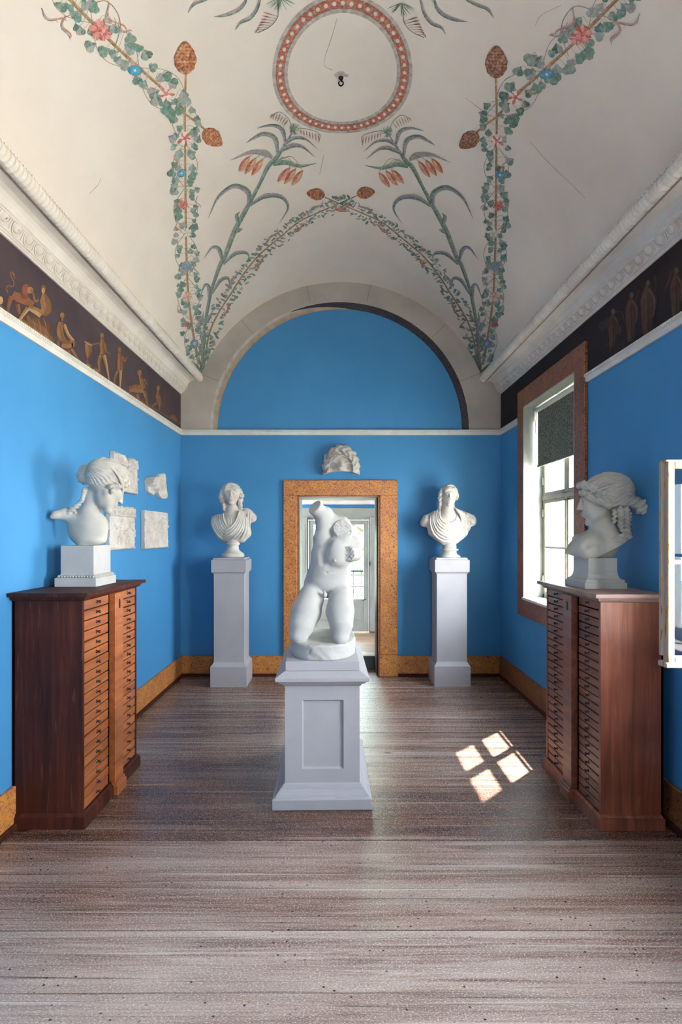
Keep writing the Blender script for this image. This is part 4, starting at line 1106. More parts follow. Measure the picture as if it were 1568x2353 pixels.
pb.rings(cx, cy, hx, hy, [(0.0245, 1.2455), (0.0245, 1.294), (0.020, 1.296), (0.014, 1.300), (0.012, 1.311), (0.003, 1.314), (0, 1.318), (0, 1.484)])
po = pb.build('socle', M['cast'], lb)
bd = MB()
for k in range(13):
    f = -1 + 2 * (k + 0.5) / 13
    for (x, y) in ((cx + f * (hx + 0.012), cy - hy - 0.015), (cx + hx + 0.015, cy + f * (hy + 0.012))):
        bd.lathe(x, y, [(0.002, 1.297), (0.0075, 1.301), (0.0075, 1.306), (0.002, 1.310)], 8)
o = tag(bd.build('leaf_moulding', M['cast']), kind='stuff'); o.parent = po; o.location = (0, 0, 0); o.location = -(po.location + lb.location)

# ------------------------------------------------------------------ profile head with curls, on the right cabinet
def B(cx, cy, d): return Px(1240 + cx / 6.0308, 1040 + cy / 6.0308, d)
rb, cb, sb_ = rotm(74, -6, 0), Px(1381.5, 1149, 3.22), 0.298
def profile_field(P):
    q = place_head(P, cb, rb, sb_); m = q.copy(); m[:, 0] = np.abs(m[:, 0])
    d = head_field(q, full=1.12)
    # long hair drawn back, fuller to the rear
    u = q - V3(0, 0.1, 0.1); phi = np.arctan2(u[:, 0], u[:, 2])
    h = E(q, (0, -0.15, 0.145), (0.375, 0.46, 0.385)) - 0.014 * np.sin(19 * phi + 3 * np.sin(q[:, 1] * 13 + phi)) - 0.009 * np.sin(37 * phi + 3 * np.sin(q[:, 1] * 17 + phi)) - 0.009 * NZ(q, 45)
    h = np.maximum(h, (q - V3(0, 0.30, 0.27)) @ V3(0, 0.864, -0.503) - 0.0)
    # wreath of curls above the brow, the band under it
    roll = CH(m, [(0, 0.345, 0.335), (0.15, 0.30, 0.33), (0.27, 0.17, 0.25), (0.345, 0.0, 0.12)], [.075, .075, .072, .05], 0.03) - 0.024 * ripple(m, 46)
    roll2 = CH(m, [(0.0, 0.352, 0.215), (0.13, 0.318, 0.190), (0.24, 0.235, 0.09), (0.315, 0.09, -0.03), (0.34, -0.06, -0.14)], [.030, .048, .060, .065, .06], 0.03) - 0.015 * np.sin(m[:, 1] * 58 - m[:, 2] * 64 + 2 * np.sin(m[:, 0] * 30)) - 0.012 * NZ(m, 70)
    band = TO(q - V3(0, -0.06, 0.22), (0, 0, 0), 0.395, 0.020, rotm(0, 78, 0))
    h = SM(h, roll, 0.02); h = SM(h, roll2, 0.015); h = SM(h, band, 0.006)
    # knot at the nape
    kn = SM(E(q, (0.0, -0.56, -0.10), (0.15, 0.14, 0.13)), E(q, (-0.03, -0.70, -0.22), (0.13, 0.12, 0.15)), 0.05) - 0.014 * np.sin(q[:, 2] * 50 + q[:, 1] * 30 + 2 * np.sin(q[:, 0] * 20)) - 0.01 * NZ(q, 34)
    h = SM(h, kn, 0.03)
    d = SM(d, h, 0.012) * sb_
    # locks hanging beside the neck
    lk = CH(P, [B(1045, 800, 3.12), B(1040, 960, 3.11)], [0.013, 0.010])
    for pts, rs in (([B(1120, 800, 3.13), B(1130, 980, 3.12), B(1150, 1080, 3.12)], [0.024, 0.016, 0.012]), ([B(1190, 790, 3.15), B(1205, 960, 3.14), B(1190, 1100, 3.13), B(1120, 1190, 3.11)], [0.024, 0.016, 0.015, 0.012]),
                    ([B(1235, 860, 3.18), B(1225, 1050, 3.16), B(1240, 1150, 3.15), B(1180, 1200, 3.13)], [0.018, 0.014, 0.016, 0.013]), ([B(1060, 1200, 3.12), B(1200, 1160, 3.13)], [0.014, 0.018])):
        lk = np.minimum(lk, CH(P, pts, rs, 0.006))
    lk = lk - 0.0035 * np.sin(P[:, 2] * 260 + 2 * np.sin(P[:, 0] * 120)) - 0.0015 * NZ(P, 150)
    d = SM(d, lk, 0.006)
    # neck, chest shield
    nk = CH(P, [B(930, 820, 3.24), B(890, 1000, 3.23), B(870, 1150, 3.23), B(850, 1290, 3.24)], [0.070, 0.064, 0.074, 0.095], 0.03)
    b = CH(P, [B(400, 1375, 3.27), B(520, 1320, 3.25), B(700, 1330, 3.20), B(980, 1260, 3.20), B(1225, 1190, 3.22)], [0.020, 0.045, 0.085, 0.078, 0.030], 0.03)
    b = SM(b, CH(P, [B(420, 1370, 3.30), B(520, 1200, 3.32), B(690, 1130, 3.33)], [0.016, 0.022, 0.030], 0.02) - 0.003 * NZ(P, 90), 0.03)
    b = SS(b, CH(P, [B(640, 1300, 3.135), B(700, 1260, 3.12), B(860, 1245, 3.10)], [0.006, 0.008, 0.006]), 0.03)
    b = np.maximum(b, PL(P, B(690, 1497, 3.16), (0.452, -0.10, -0.886))); b = np.maximum(b, PL(P, B(690, 1500, 3.16), (-0.28, 0.10, -0.955)))
    return SM(d, SM(nk, b, 0.04), 0.012)
rbst = thing('bust', (1.5285, 3.2155, 1.239), 'white plaster profile head with thick curls and knotted hair, on the right cabinet', 'bust')
sculpt('bust_figure', profile_field, (1.22, 3.00, 1.38), (1.86 - 0.02, 3.47, 1.97), 0.0031, M['casthead'], rbst, (1.5285, 3.2155, 1.239))
cx, cy = 1.5285, 3.2155; pb = MB(); hx, hy = 0.0825, 0.098
pb.rings(cx, cy, hx, hy, [(0.038, 1.2395), (0.038, 1.2735), (0.029, 1.274), (0.029, 1.289), (0.018, 1.290), (0.009, 1.300), (0.003, 1.318), (0.0, 1.345), (0.0, 1.413)])
pb.build('socle', M['cast'], rbst)
pb = MB(); pb.box(cx - 0.050, cx + 0.050, cy - 0.05, cy + 0.06, 1.413, 1.434, bev=0.003); pb.frustum((cx - 0.042, cx + 0.042, cy - 0.045, cy + 0.05), 1.434, (cx - 0.03, cx + 0.034, cy - 0.03, cy + 0.04), 1.475)
pb.build('support', M['cast'], rbst)

# ------------------------------------------------------------------ the two draped busts beside the doorway
def C3(cx, cy, d): return Px(470 + cx / 11.2, 1095 + cy / 11.2, d)
def C4(cx, cy, d): return Px(955 + cx / 10.453, 1095 + cy / 10.453, d)
def crv(pts, n=4):
    p = [pts[0]] + list(pts) + [pts[-1]]; o = []
    for i in range(1, len(p) - 2):
        for k in range(n):
            t = k / n; o.append(tuple(0.5 * (2 * p[i][a] + (p[i + 1][a] - p[i - 1][a]) * t + (2 * p[i - 1][a] - 5 * p[i][a] + 4 * p[i + 1][a] - p[i + 2][a]) * t * t + (3 * p[i][a] - p[i - 1][a] - 3 * p[i + 1][a] + p[i + 2][a]) * t ** 3) for a in (0, 1)))
    return o + [tuple(pts[-1])]
def resamp(c, m=9):
    L_ = [0]
    for a, b in zip(c[:-1], c[1:]): L_.append(L_[-1] + math.hypot(b[0] - a[0], b[1] - a[1]))
    o = []
    for k in range(m):
        d = L_[-1] * k / (m - 1); i = min(max(j for j in range(len(L_)) if L_[j] <= d + 1e-9), len(c) - 2); t = (d - L_[i]) / max(L_[i + 1] - L_[i], 1e-9)
        o.append((c[i][0] + (c[i + 1][0] - c[i][0]) * t, c[i][1] + (c[i + 1][1] - c[i][1]) * t))
    return o
def drape(P, d0, curves, to3, r=0.011, between=1, k=0.012):
    """cloth: a ridge along every curve (and between neighbours), a groove beside each"""
    cs = [resamp(crv(c)) for c in curves]; al = []
    for a, b in zip(cs[:-1], cs[1:]):
        al.append((a, 1.0))
        for j in range(between):
            t = (j + 1) / (between + 1); al.append(([(p[0] + (q[0] - p[0]) * t, p[1] + (q[1] - p[1]) * t) for p, q in zip(a, b)], 0.7))
    al.append((cs[-1], 1.0)); tp = [0.3, 0.8, 1, 1, 1, 1, 0.95, 0.75, 0.3]; dp = [0.030, 0.006, 0, 0, 0, 0, 0, 0.004, 0.022]
    for (c, w_) in al:
        d0 = SM(d0, CH(P, [to3(x, y, z_) for (x, y), z_ in zip(c, dp)], [r * w_ * t for t in tp], 0.0), k)
    for (a, _), (b, _) in zip(al[:-1], al[1:]):
        g = [((p[0] + q[0]) / 2, (p[1] + q[1]) / 2) for p, q in zip(a, b)]
        d0 = SS(d0, CH(P, [to3(x, y, -0.009 + z_) for (x, y), z_ in zip(g, dp)], [r * 0.30 * t for t in tp], 0.0), 0.009)
    return d0
def face_curls(q, r, amp=0.03, seed=0, lo=-0.55):
    h = E(q, (0, -0.08, 0.10), r) - amp * ripple(q, 24, seed)
    # keep the face clear
    clear = E(q, (0, 0.42, -0.14), (0.235, 0.34, 0.37))
    return SS(h, clear, 0.02)
rc, cc, sc_ = rotm(188, 7, 3), C3(690, 462, 5.655), 0.248
def left_field(P):
    q = place_head(P, cc, rc, sc_); m = q.copy(); m[:, 0] = np.abs(m[:, 0])
    d = head_field(q, greek=False); h = face_curls(q, (0.43, 0.44, 0.41), 0.034, 1)
    side = CH(m, [(0.36, 0.05, 0.15), (0.43, 0.02, -0.08), (0.42, -0.02, -0.28)], [0.09, 0.10, 0.07], 0.05) - 0.035 * ripple(m, 30, 2)
    side = SM(side, CH(q, [(-0.33, 0.0, -0.28), (-0.36, 0.02, -0.48), (-0.36, 0.0, -0.60)], [0.09, 0.09, 0.07], 0.04) - 0.03 * ripple(q, 34, 3), 0.04)
    side = SM(side, CH(q, [(0.36, -0.02, -0.25), (0.33, 0.02, -0.5), (0.33, 0.0, -0.66)], [0.07, 0.07, 0.05], 0.04) - 0.03 * ripple(q, 34, 5), 0.04)
    h = SM(h, side, 0.03); d = SM(d, h, 0.015)
    d = SM(d, CH(m, [(0, 0.35, 0.40), (0.1, 0.33, 0.36), (0.2, 0.27, 0.30)], [.05, .05, .04], 0.02) - 0.02 * ripple(m, 40, 7), 0.015) * sc_
    nk = CH(P, [C3(700, 700, 5.68), C3(705, 860, 5.67), C3(700, 1020, 5.66)], [0.062, 0.064, 0.085], 0.03)
    b = E(P, C3(690, 1330, 5.675), (0.178, 0.115, 0.170))
    b = SM(b, E(P, C3(330, 1170, 5.69), (0.070, 0.085, 0.085)), 0.05)
    b = SM(b, CH(P, [C3(880, 960, 5.69), C3(1080, 985, 5.69), C3(1225, 1060, 5.69)], [0.062, 0.064, 0.050], 0.03), 0.04)
    b = SM(b, CH(P, [C3(1060, 1200, 5.67), C3(1070, 1450, 5.66), C3(980, 1600, 5.65)], [0.05, 0.05, 0.04], 0.03), 0.03)
    b = SM(b, nk, 0.03)
    t3 = lambda x, y, dz=0.0: C3(x, y, 5.560 + dz + 0.058 * abs((x - 690) / 450.0) ** 2)
    b = drape(P, b, [[(905, 870), (830, 1120), (700, 1280), (560, 1370), (440, 1370)], [(950, 880), (900, 1180), (760, 1400), (590, 1530), (440, 1540)], [(1000, 900), (980, 1240), (850, 1480), (690, 1620)],
                     [(1040, 930), (1065, 1260), (1010, 1500), (880, 1640)]], t3, 0.012, 1)
    b = drape(P, b, [[(480, 930), (485, 1070), (545, 1230), (600, 1300)], [(380, 960), (385, 1150), (450, 1310), (530, 1380)], [(290, 1000), (290, 1200), (370, 1400), (480, 1520)], [(215, 1080), (225, 1280), (320, 1480), (440, 1600)]], t3, 0.010, 1)
    b = drape(P, b, [[(1120, 900), (1110, 1150), (1120, 1400), (1060, 1560)], [(1180, 930), (1165, 1130), (1160, 1300)]], t3, 0.010, 0)
    b = drape(P, b, [[(600, 1060), (610, 1180), (640, 1290)], [(680, 1080), (680, 1180), (670, 1270)]], t3, 0.006, 1, 0.008)
    b = np.maximum(b, C3(0, 1690, 5.6)[2] - P[:, 2] + 0.02 * np.cos((P[:, 0] + 1.10) * 22))
    b = np.maximum(b, P[:, 1] - 5.76)
    return SM(d, b, 0.012)
lbst = thing('bust', (-1.11, 5.66, 1.311), 'white marble bust of a curly-haired man in a toga, left of the doorway', 'bust')
sculpt('bust_figure', left_field, (-1.42, 5.46, 1.40), (-0.80, 5.86, 2.14), 0.0042, M['marble'], lbst, (-1.11, 5.66, 1.311))
def zc3(y): return EYE - (1095 + y / 11.2 - VY) * 5.66 / F
k = 0.000407
xs = C3(733, 0, 5.66)[0]
MB().lathe(xs, 5.66, [(290 * k, 1.312), (290 * k, zc3(1995)), (270 * k, zc3(1985)), (262 * k, zc3(1965)), (215 * k, zc3(1940)), (165 * k, zc3(1890)), (146 * k, zc3(1830)), (148 * k, zc3(1775)), (165 * k, zc3(1755)), (178 * k, zc3(1745)), (180 * k, zc3(1715)), (160 * k, zc3(1705)), (160 * k, zc3(1600))], 40).build('socle', M['marble'], lbst)

rd, cd, sd = rotm(174, 3, -2), C4(812, 452, 5.68), 0.243
def right_field(P):
    q = place_head(P, cd, rd, sd); m = q.copy(); m[:, 0] = np.abs(m[:, 0])
    d = head_field(q, greek=False, full=1.1); h = face_curls(q, (0.375, 0.43, 0.405), 0.018, 4)
    side = CH(q, [(0.33, 0.08, 0.25), (0.37, 0.08, 0.05), (0.38, 0.04, -0.15), (0.36, 0.0, -0.38), (0.40, -0.02, -0.60)], [0.06, 0.085, 0.09, 0.08, 0.05], 0.05) - 0.035 * ripple(q, 36, 6)
    side = SM(side, CH(q, [(-0.31, 0.06, 0.15), (-0.34, 0.04, -0.02), (-0.33, 0.0, -0.16)], [0.06, 0.07, 0.05], 0.05) - 0.025 * ripple(q, 36, 8), 0.04)
    d = SM(d, SM(h, side, 0.03), 0.015)
    d = SM(d, CH(q, [(0.1, 0.33, 0.38), (0.0, 0.34, 0.40), (-0.14, 0.31, 0.37)], [.03, .035, .03], 0.02) - 0.016 * ripple(m, 40, 7), 0.012) * sd
    nk = CH(P, [C4(790, 680, 5.70), C4(785, 820, 5.69), C4(790, 960, 5.68)], [0.066, 0.068, 0.085], 0.03)
    b = E(P, C4(785, 1265, 5.69), (0.215, 0.115, 0.185))
    b = SM(b, CH(P, [C4(480, 960, 5.71), C4(290, 1060, 5.71), C4(205, 1120, 5.71)], [0.060, 0.058, 0.040], 0.03), 0.04)
    b = SM(b, CH(P, [C4(1050, 930, 5.71), C4(1250, 1030, 5.71), C4(1370, 1090, 5.71)], [0.060, 0.062, 0.040], 0.03), 0.04)
    b = SM(b, nk, 0.03)
    b = SM(b, E(P, C4(1340, 1060, 5.68), (.05, .06, .06)) - 0.006 * NZ(P, 90), 0.02)
    t3 = lambda x, y, dz=0.0: C4(x, y, 5.577 + dz + 0.078 * abs((x - 790) / 520.0) ** 2)
    b = drape(P, b, [[(600, 780), (575, 950), (680, 1090), (830, 1130), (970, 1060), (1005, 930)], [(530, 790), (500, 1020), (620, 1210), (820, 1290), (1010, 1210), (1040, 1000)], [(460, 820), (430, 1060), (540, 1320), (780, 1440), (1030, 1400)],
                     [(385, 870), (360, 1110), (440, 1380), (640, 1540), (900, 1580)]], t3, 0.012, 1)
    b = drape(P, b, [[(950, 740), (1100, 940), (1125, 1200), (1165, 1520)], [(1030, 780), (1180, 980), (1185, 1230), (1215, 1500)], [(1150, 830), (1250, 1030), (1240, 1280)], [(1290, 900), (1330, 1080), (1290, 1300)]], t3, 0.013, 1)
    cut1 = PL(P, C4(230, 1300, 5.6), (-0.60, 0, -0.80)); cut2 = PL(P, C4(1310, 1380, 5.6), (0.62, 0, -0.78))
    b = np.maximum(b, np.maximum(cut1, cut2)); b = np.maximum(b, P[:, 1] - 5.78)
    b = np.maximum(b, C4(0, 1655, 5.6)[2] - P[:, 2])
    return SM(d, b, 0.012)
rbs = thing('bust', (1.168, 5.69, 1.311), 'white marble bust with side curls and wide draped shoulders, right of the doorway', 'bust')
sculpt('bust_figure', right_field, (0.80, 5.46, 1.40), (1.52, 5.88, 2.12), 0.0042, M['marble'], rbs, (1.168, 5.69, 1.311))
def zc4(y): return EYE - (1095 + y / 10.453 - VY) * 5.68 / F
k = 0.000437; xs = C4(822, 0, 5.68)[0]
MB().lathe(xs, 5.68, [(258 * k, 1.312), (262 * k, zc4(1925)), (240 * k, zc4(1900)), (190 * k, zc4(1870)), (160 * k, zc4(1820)), (165 * k, zc4(1785)), (205 * k, zc4(1770)), (212 * k, zc4(1752)), (200 * k, zc4(1740)), (162 * k, zc4(1730)), (158 * k, zc4(1600))], 40).build('socle', M['marble'], rbs)
# ------------------------------------------------------------------ mask fragment above the doorway
def D(cx, cy, y): return Px(720 + cx / 12.06, 1000 + cy / 12.06, y)
KM = 5.85 / F / 12.06
def mask_field(P):
    c = D(770, 900, 5.88); u = P - V3(c); ang = np.arctan2(u[:, 2], u[:, 0]); rr = np.sqrt(u[:, 0] ** 2 + u[:, 2] ** 2)
    d = E(P, (c[0], 5.92, c[2] + 0.01), (500 * KM, 0.115, 640 * KM))
    # waved hair fanning out
    hair = np.abs(rr - 0.175) - 0.045
    g = np.sin(15 * ang + 2.2 * np.sin(rr * 60)); g2 = NZ(P, 70)
    band = np.maximum(E(P, (c[0], 5.915, c[2]), (530 * KM, 0.135, 655 * KM)) - 0.008 * g - 0.004 * g2, -E(P, (c[0], 5.86, c[2] - 0.01), (340 * KM, 0.20, 390 * KM)))
    d = SM(np.maximum(d, P[:, 1] * 0 + E(P, (c[0], 5.92, c[2]), (500 * KM, 0.088, 600 * KM))), band, 0.01)
    fill = E(P, (c[0], 5.92, c[2]), (400 * KM, 0.075, 420 * KM)); d = SM(d, fill, 0.01)
    # headband, brows, eyes, nose
    d = SM(d, CH(P, [D(480, 760, 5.865), D(620, 620, 5.845), D(800, 560, 5.838), D(960, 610, 5.845), D(1080, 720, 5.865)], [.010, .012, .012, .012, .010]), 0.008)
    for s in (-1, 1):
        ex = 775 + s * 205
        d = SM(d, CH(P, [D(ex - s * 150, 800, 5.845), D(ex, 740, 5.835), D(ex + s * 130, 800, 5.862)], [.010, .011, .008]), 0.008)
        d = SS(d, E(P, D(ex, 880, 5.835), (.034, .022, .030)), 0.010); d = SM(d, E(P, D(ex, 895, 5.86), (.026, .020, .022)), 0.006)
        d = SM(d, CH(P, [D(ex - 100, 900, 5.85), D(ex, 830, 5.838), D(ex + 100, 900, 5.852)], [.004, .005, .004]), 0.006)
    d = SM(d, RC(P, D(775, 720, 5.845), D(770, 920, 5.80), .016, .030), 0.02)
    # broken lower edge
    edge = C3(0, 0, 1)[2] * 0 + D(0, 1010, 5.88)[2] + 0.018 * np.sin((P[:, 0] - c[0]) * 0) - 0.028 * (np.abs(P[:, 0] - c[0]) / 0.2) ** 2 * 1.2 + 0.003 * NZ(P, 60)
    d = np.maximum(d, edge - P[:, 2])
    return np.maximum(d, P[:, 1] - 5.9195)
mk = thing('plaster_mask', (0.033, 5.90, 2.2), 'white plaster fragment of a mask with wavy hair and eyes, above the doorway', 'mask')
sculpt('mask_face', mask_field, (-0.22, 5.76, 2.16), (0.28, 5.92, 2.60), 0.0034, M['marble'], mk, (0.033, 5.90, 2.2))

# ------------------------------------------------------------------ plaster reliefs on the left wall (height fields)
def seg_bump(Y, Z, pts, r, h):
    o = np.zeros_like(Y)
    for (ya, za), (yb, zb) in zip(pts[:-1], pts[1:]):
        dy, dz = yb - ya, zb - za; t = np.clip(((Y - ya) * dy + (Z - za) * dz) / max(dy * dy + dz * dz, 1e-9), 0, 1)
        q = ((Y - ya - t * dy) ** 2 + (Z - za - t * dz) ** 2) / r ** 2; o = np.maximum(o, h * np.sqrt(np.maximum(0, 1 - q)))
    return o
def relief(name, y0, y1, z0, z1, outline, strokes, label, thick=0.035, skew=None, n=90):
    """outline(yn, zn) -> True where plaster is; strokes in 0..1 panel units"""
    w_, h_ = y1 - y0, z1 - z0; ny = n; nz = int(n * h_ / w_)
    yy, zz = np.meshgrid(np.linspace(0, 1, ny + 1), np.linspace(0, 1, nz + 1), indexing='ij')
    H = np.zeros_like(yy)
    for pts, r, h in strokes: H = np.maximum(H, seg_bump(yy * w_, zz * h_, [(a * w_, b * h_) for a, b in pts], r, h))
    H += 0.0012 * np.sin(yy * 40 + 3 * np.sin(zz * 21))
    H = H * 1.5 + 0.002 * np.abs(np.sin(yy * 31 + 4 * np.sin(zz * 17))) * (H > 0.001)
    X = XL + thick + H
    keep = outline(yy, zz)
    Zw = z0 + zz * h_; Yw = y0 + yy * w_
    if skew: Zw = Zw + skew(yy)
    idx = np.arange((ny + 1) * (nz + 1)).reshape(ny + 1, nz + 1)
    front = np.stack([X, Yw, Zw], -1).reshape(-1, 3); back = np.stack([np.full_like(X, XL + 0.003), Yw, Zw], -1).reshape(-1, 3); N_ = len(front)
    cell = keep[:-1, :-1] & keep[1:, :-1] & keep[:-1, 1:] & keep[1:, 1:]
    fs = []
    for i in range(ny):
        for j in range(nz):
            if not cell[i, j]: continue
            a, b, c, d = idx[i, j], idx[i + 1, j], idx[i + 1, j + 1], idx[i, j + 1]
            fs.append((a, b, c, d))
            for (di, dj, p, q) in ((0, -1, a, b), (1, 0, b, c), (0, 1, c, d), (-1, 0, d, a)):
                ii, jj = i + di, j + dj
                if ii < 0 or jj < 0 or ii >= ny or jj >= nz or not cell[ii, jj]: fs.append((p, p + N_, q + N_, q))
    m = MB(); allv = np.concatenate([front, back]); used = sorted({k for f in fs for k in f}); mp = {k: i for i, k in enumerate(used)}
    m.add([tuple(allv[k]) for k in used], [tuple(mp[k] for k in f) for f in fs])
    o = m.build(name, M['marble'], None, origin=(XL, (y0 + y1) / 2, z0)); tag(o, label, 'relief', 'plaster reliefs on the left wall'); return o
rg = random.Random(12)
def figure(x, z, h, lean=0.0, arms=1):
    s = [([(x + lean * h, z + h * 0.93)], 0, 0)]
    out = [([(x + lean * h, z + h * 0.90), (x + lean * h + 0.001, z + h * 0.97)], 0.013, 0.013),
           ([(x + lean * h * 0.9, z + h * 0.80), (x + lean * h * 0.4, z + h * 0.50)], 0.020, 0.013),
           ([(x + lean * h * 0.4, z + h * 0.50), (x - 0.05, z + h * 0.25), (x - 0.04, z)], 0.012, 0.010),
           ([(x + lean * h * 0.4, z + h * 0.50), (x + 0.06, z + h * 0.25), (x + 0.07, z)], 0.012, 0.010)]
    if arms: out += [([(x + lean * h * 0.9, z + h * 0.78), (x - 0.12, z + h * 0.66), (x - 0.16, z + h * 0.80)], 0.008, 0.008), ([(x + lean * h * 0.9, z + h * 0.78), (x + 0.13, z + h * 0.60), (x + 0.20, z + h * 0.66)], 0.008, 0.008)]
    return out
def leaves_row(z, n, r=0.014): return [([(i / n + 0.5 / n, z - 0.03), (i / n + 0.5 / n, z + 0.03)], r, 0.012) for i in range(n)]
bar = lambda z: [([(0, z), (1, z)], 0.006, 0.008)]
relief('plaster_relief', 4.083, 4.556, 1.885, 2.185, lambda y, z: ~((np.abs(y - 0.56) < 0.12 * (z - 0.62) / 0.38) & (z > 0.62)) & (z < 0.97 + 0.03 * np.sin(y * 60)) & ~((y > 0.94) & (z > 0.86)),
       leaves_row(0.88, 9) + leaves_row(0.78, 11, 0.008) + bar(0.71) + figure(0.62, 0.08, 0.55, 0.1) + figure(0.85, 0.05, 0.6, -0.1) + [([(0.02, 0.03), (0.98, 0.03)], 0.007, 0.007)],
       'plaster relief with a notched leaf border, highest on the left wall, behind the bowed head')
relief('plaster_relief', 4.00, 4.498, 1.431, 1.778, lambda y, z: (z < 0.985 + 0.01 * np.sin(y * 30)) & ~((y > 0.96) & (z > 0.9)),
       leaves_row(0.90, 9, 0.012) + leaves_row(0.82, 12, 0.006) + bar(0.765) + figure(0.35, 0.06, 0.62, 0.15) + figure(0.66, 0.06, 0.48, 0.2) + [([(0.60, 0.42), (0.80, 0.50), (0.94, 0.44), (0.95, 0.30)], 0.010, 0.010), ([(0.80, 0.48), (0.78, 0.66), (0.90, 0.66)], 0.009, 0.009), ([(0.02, 0.03), (0.98, 0.03)], 0.007, 0.008)],
       'plaster relief with striding figures, lower left on the left wall behind the bust')
relief('plaster_relief', 4.726, 5.383, 1.42, 1.770, lambda y, z: (z < 0.99 + 0.008 * np.sin(y * 24)) & (y < 0.995 + 0.012 * np.sin(z * 11)) ,
       figure(0.17, 0.06, 0.86, 0.02) + figure(0.84, 0.06, 0.86, -0.02) + figure(0.44, 0.05, 0.5, 0.05, 0) + [([(0.25, 0.78), (0.50, 0.62), (0.74, 0.82)], 0.010, 0.009), ([(0.36, 0.52), (0.62, 0.44), (0.74, 0.5)], 0.010, 0.010), ([(0.12, 0.5), (0.10, 0.1)], 0.009, 0.008), ([(0.9, 0.6), (0.92, 0.1)], 0.009, 0.008), ([(0.02, 0.02), (0.98, 0.02)], 0.007, 0.008)],
       'plaster relief of standing figures hung lower right on the left wall')
def poly_in(pts):
    def f(Y, Z):
        r = np.zeros(Y.shape, dtype=bool); j = len(pts) - 1
        for i in range(len(pts)):
            yi, zi = pts[i]; yj, zj = pts[j]
            c = ((zi > Z) != (zj > Z)) & (Y < (yj - yi) * (Z - zi) / (zj - zi + 1e-12) + yi); r ^= c; j = i
        return r
    return f
outl = [(820, 760), (860, 690), (930, 680), (1000, 695), (1060, 745), (1072, 640), (1120, 605), (1165, 650), (1200, 740), (1195, 880), (1215, 960), (1200, 1120), (1150, 1150), (1090, 1090), (1040, 990), (1010, 1010), (960, 1070), (900, 1030), (840, 990), (830, 870)]
pp = []
for a, b_ in outl:
    px = 240 + a / 9.05; py = 1020 + b_ / 9.05; d = -XL * F / (VX - px); pp.append(((d - 4.78) / 0.58, (EYE - (py - VY) * d / F - 1.86) / 0.36))
relief('relief_fragment', 4.78, 5.36, 1.86, 2.22, poly_in(pp), [([(0.05 + rg.random() * 0.45, 0.3 + rg.random() * 0.4) for _ in range(2)], 0.022, 0.035) for _ in range(14)] + [([(0.72, 0.8), (0.80, 0.4), (0.85, 0.15)], 0.05, 0.02)],
       'small irregular plaster fragment with winged shape, upper right on the left wall', thick=0.03, n=110)
# ================================================================== PAINTED DECORATION (flat fresco lying on the vault and the walls)
def on_vault(px, py, lift=0.0):
    """the point of the vault (radius reduced by lift) that the painted motif covers"""
    a, c = (px - VX) / F, -(py - VY) / F
    r = VC[2] - lift; x0 = -VC[0]; z0 = EYE - VC[1]
    A_ = a * a + c * c; B_ = 2 * (a * x0 + c * z0); C_ = x0 * x0 + z0 * z0 - r * r
    t = (-B_ + math.sqrt(max(B_ * B_ - 4 * A_ * C_, 0))) / (2 * A_)
    return (a * t, t, EYE + c * t)
def on_left(px, py, lift=0.0): t = (XL + 0.003 + lift) * F / (px - VX); return Px(px, py, t)
def on_right(px, py, lift=0.0): t = (XR - 0.003 - lift) * F / (px - VX); return Px(px, py, t)

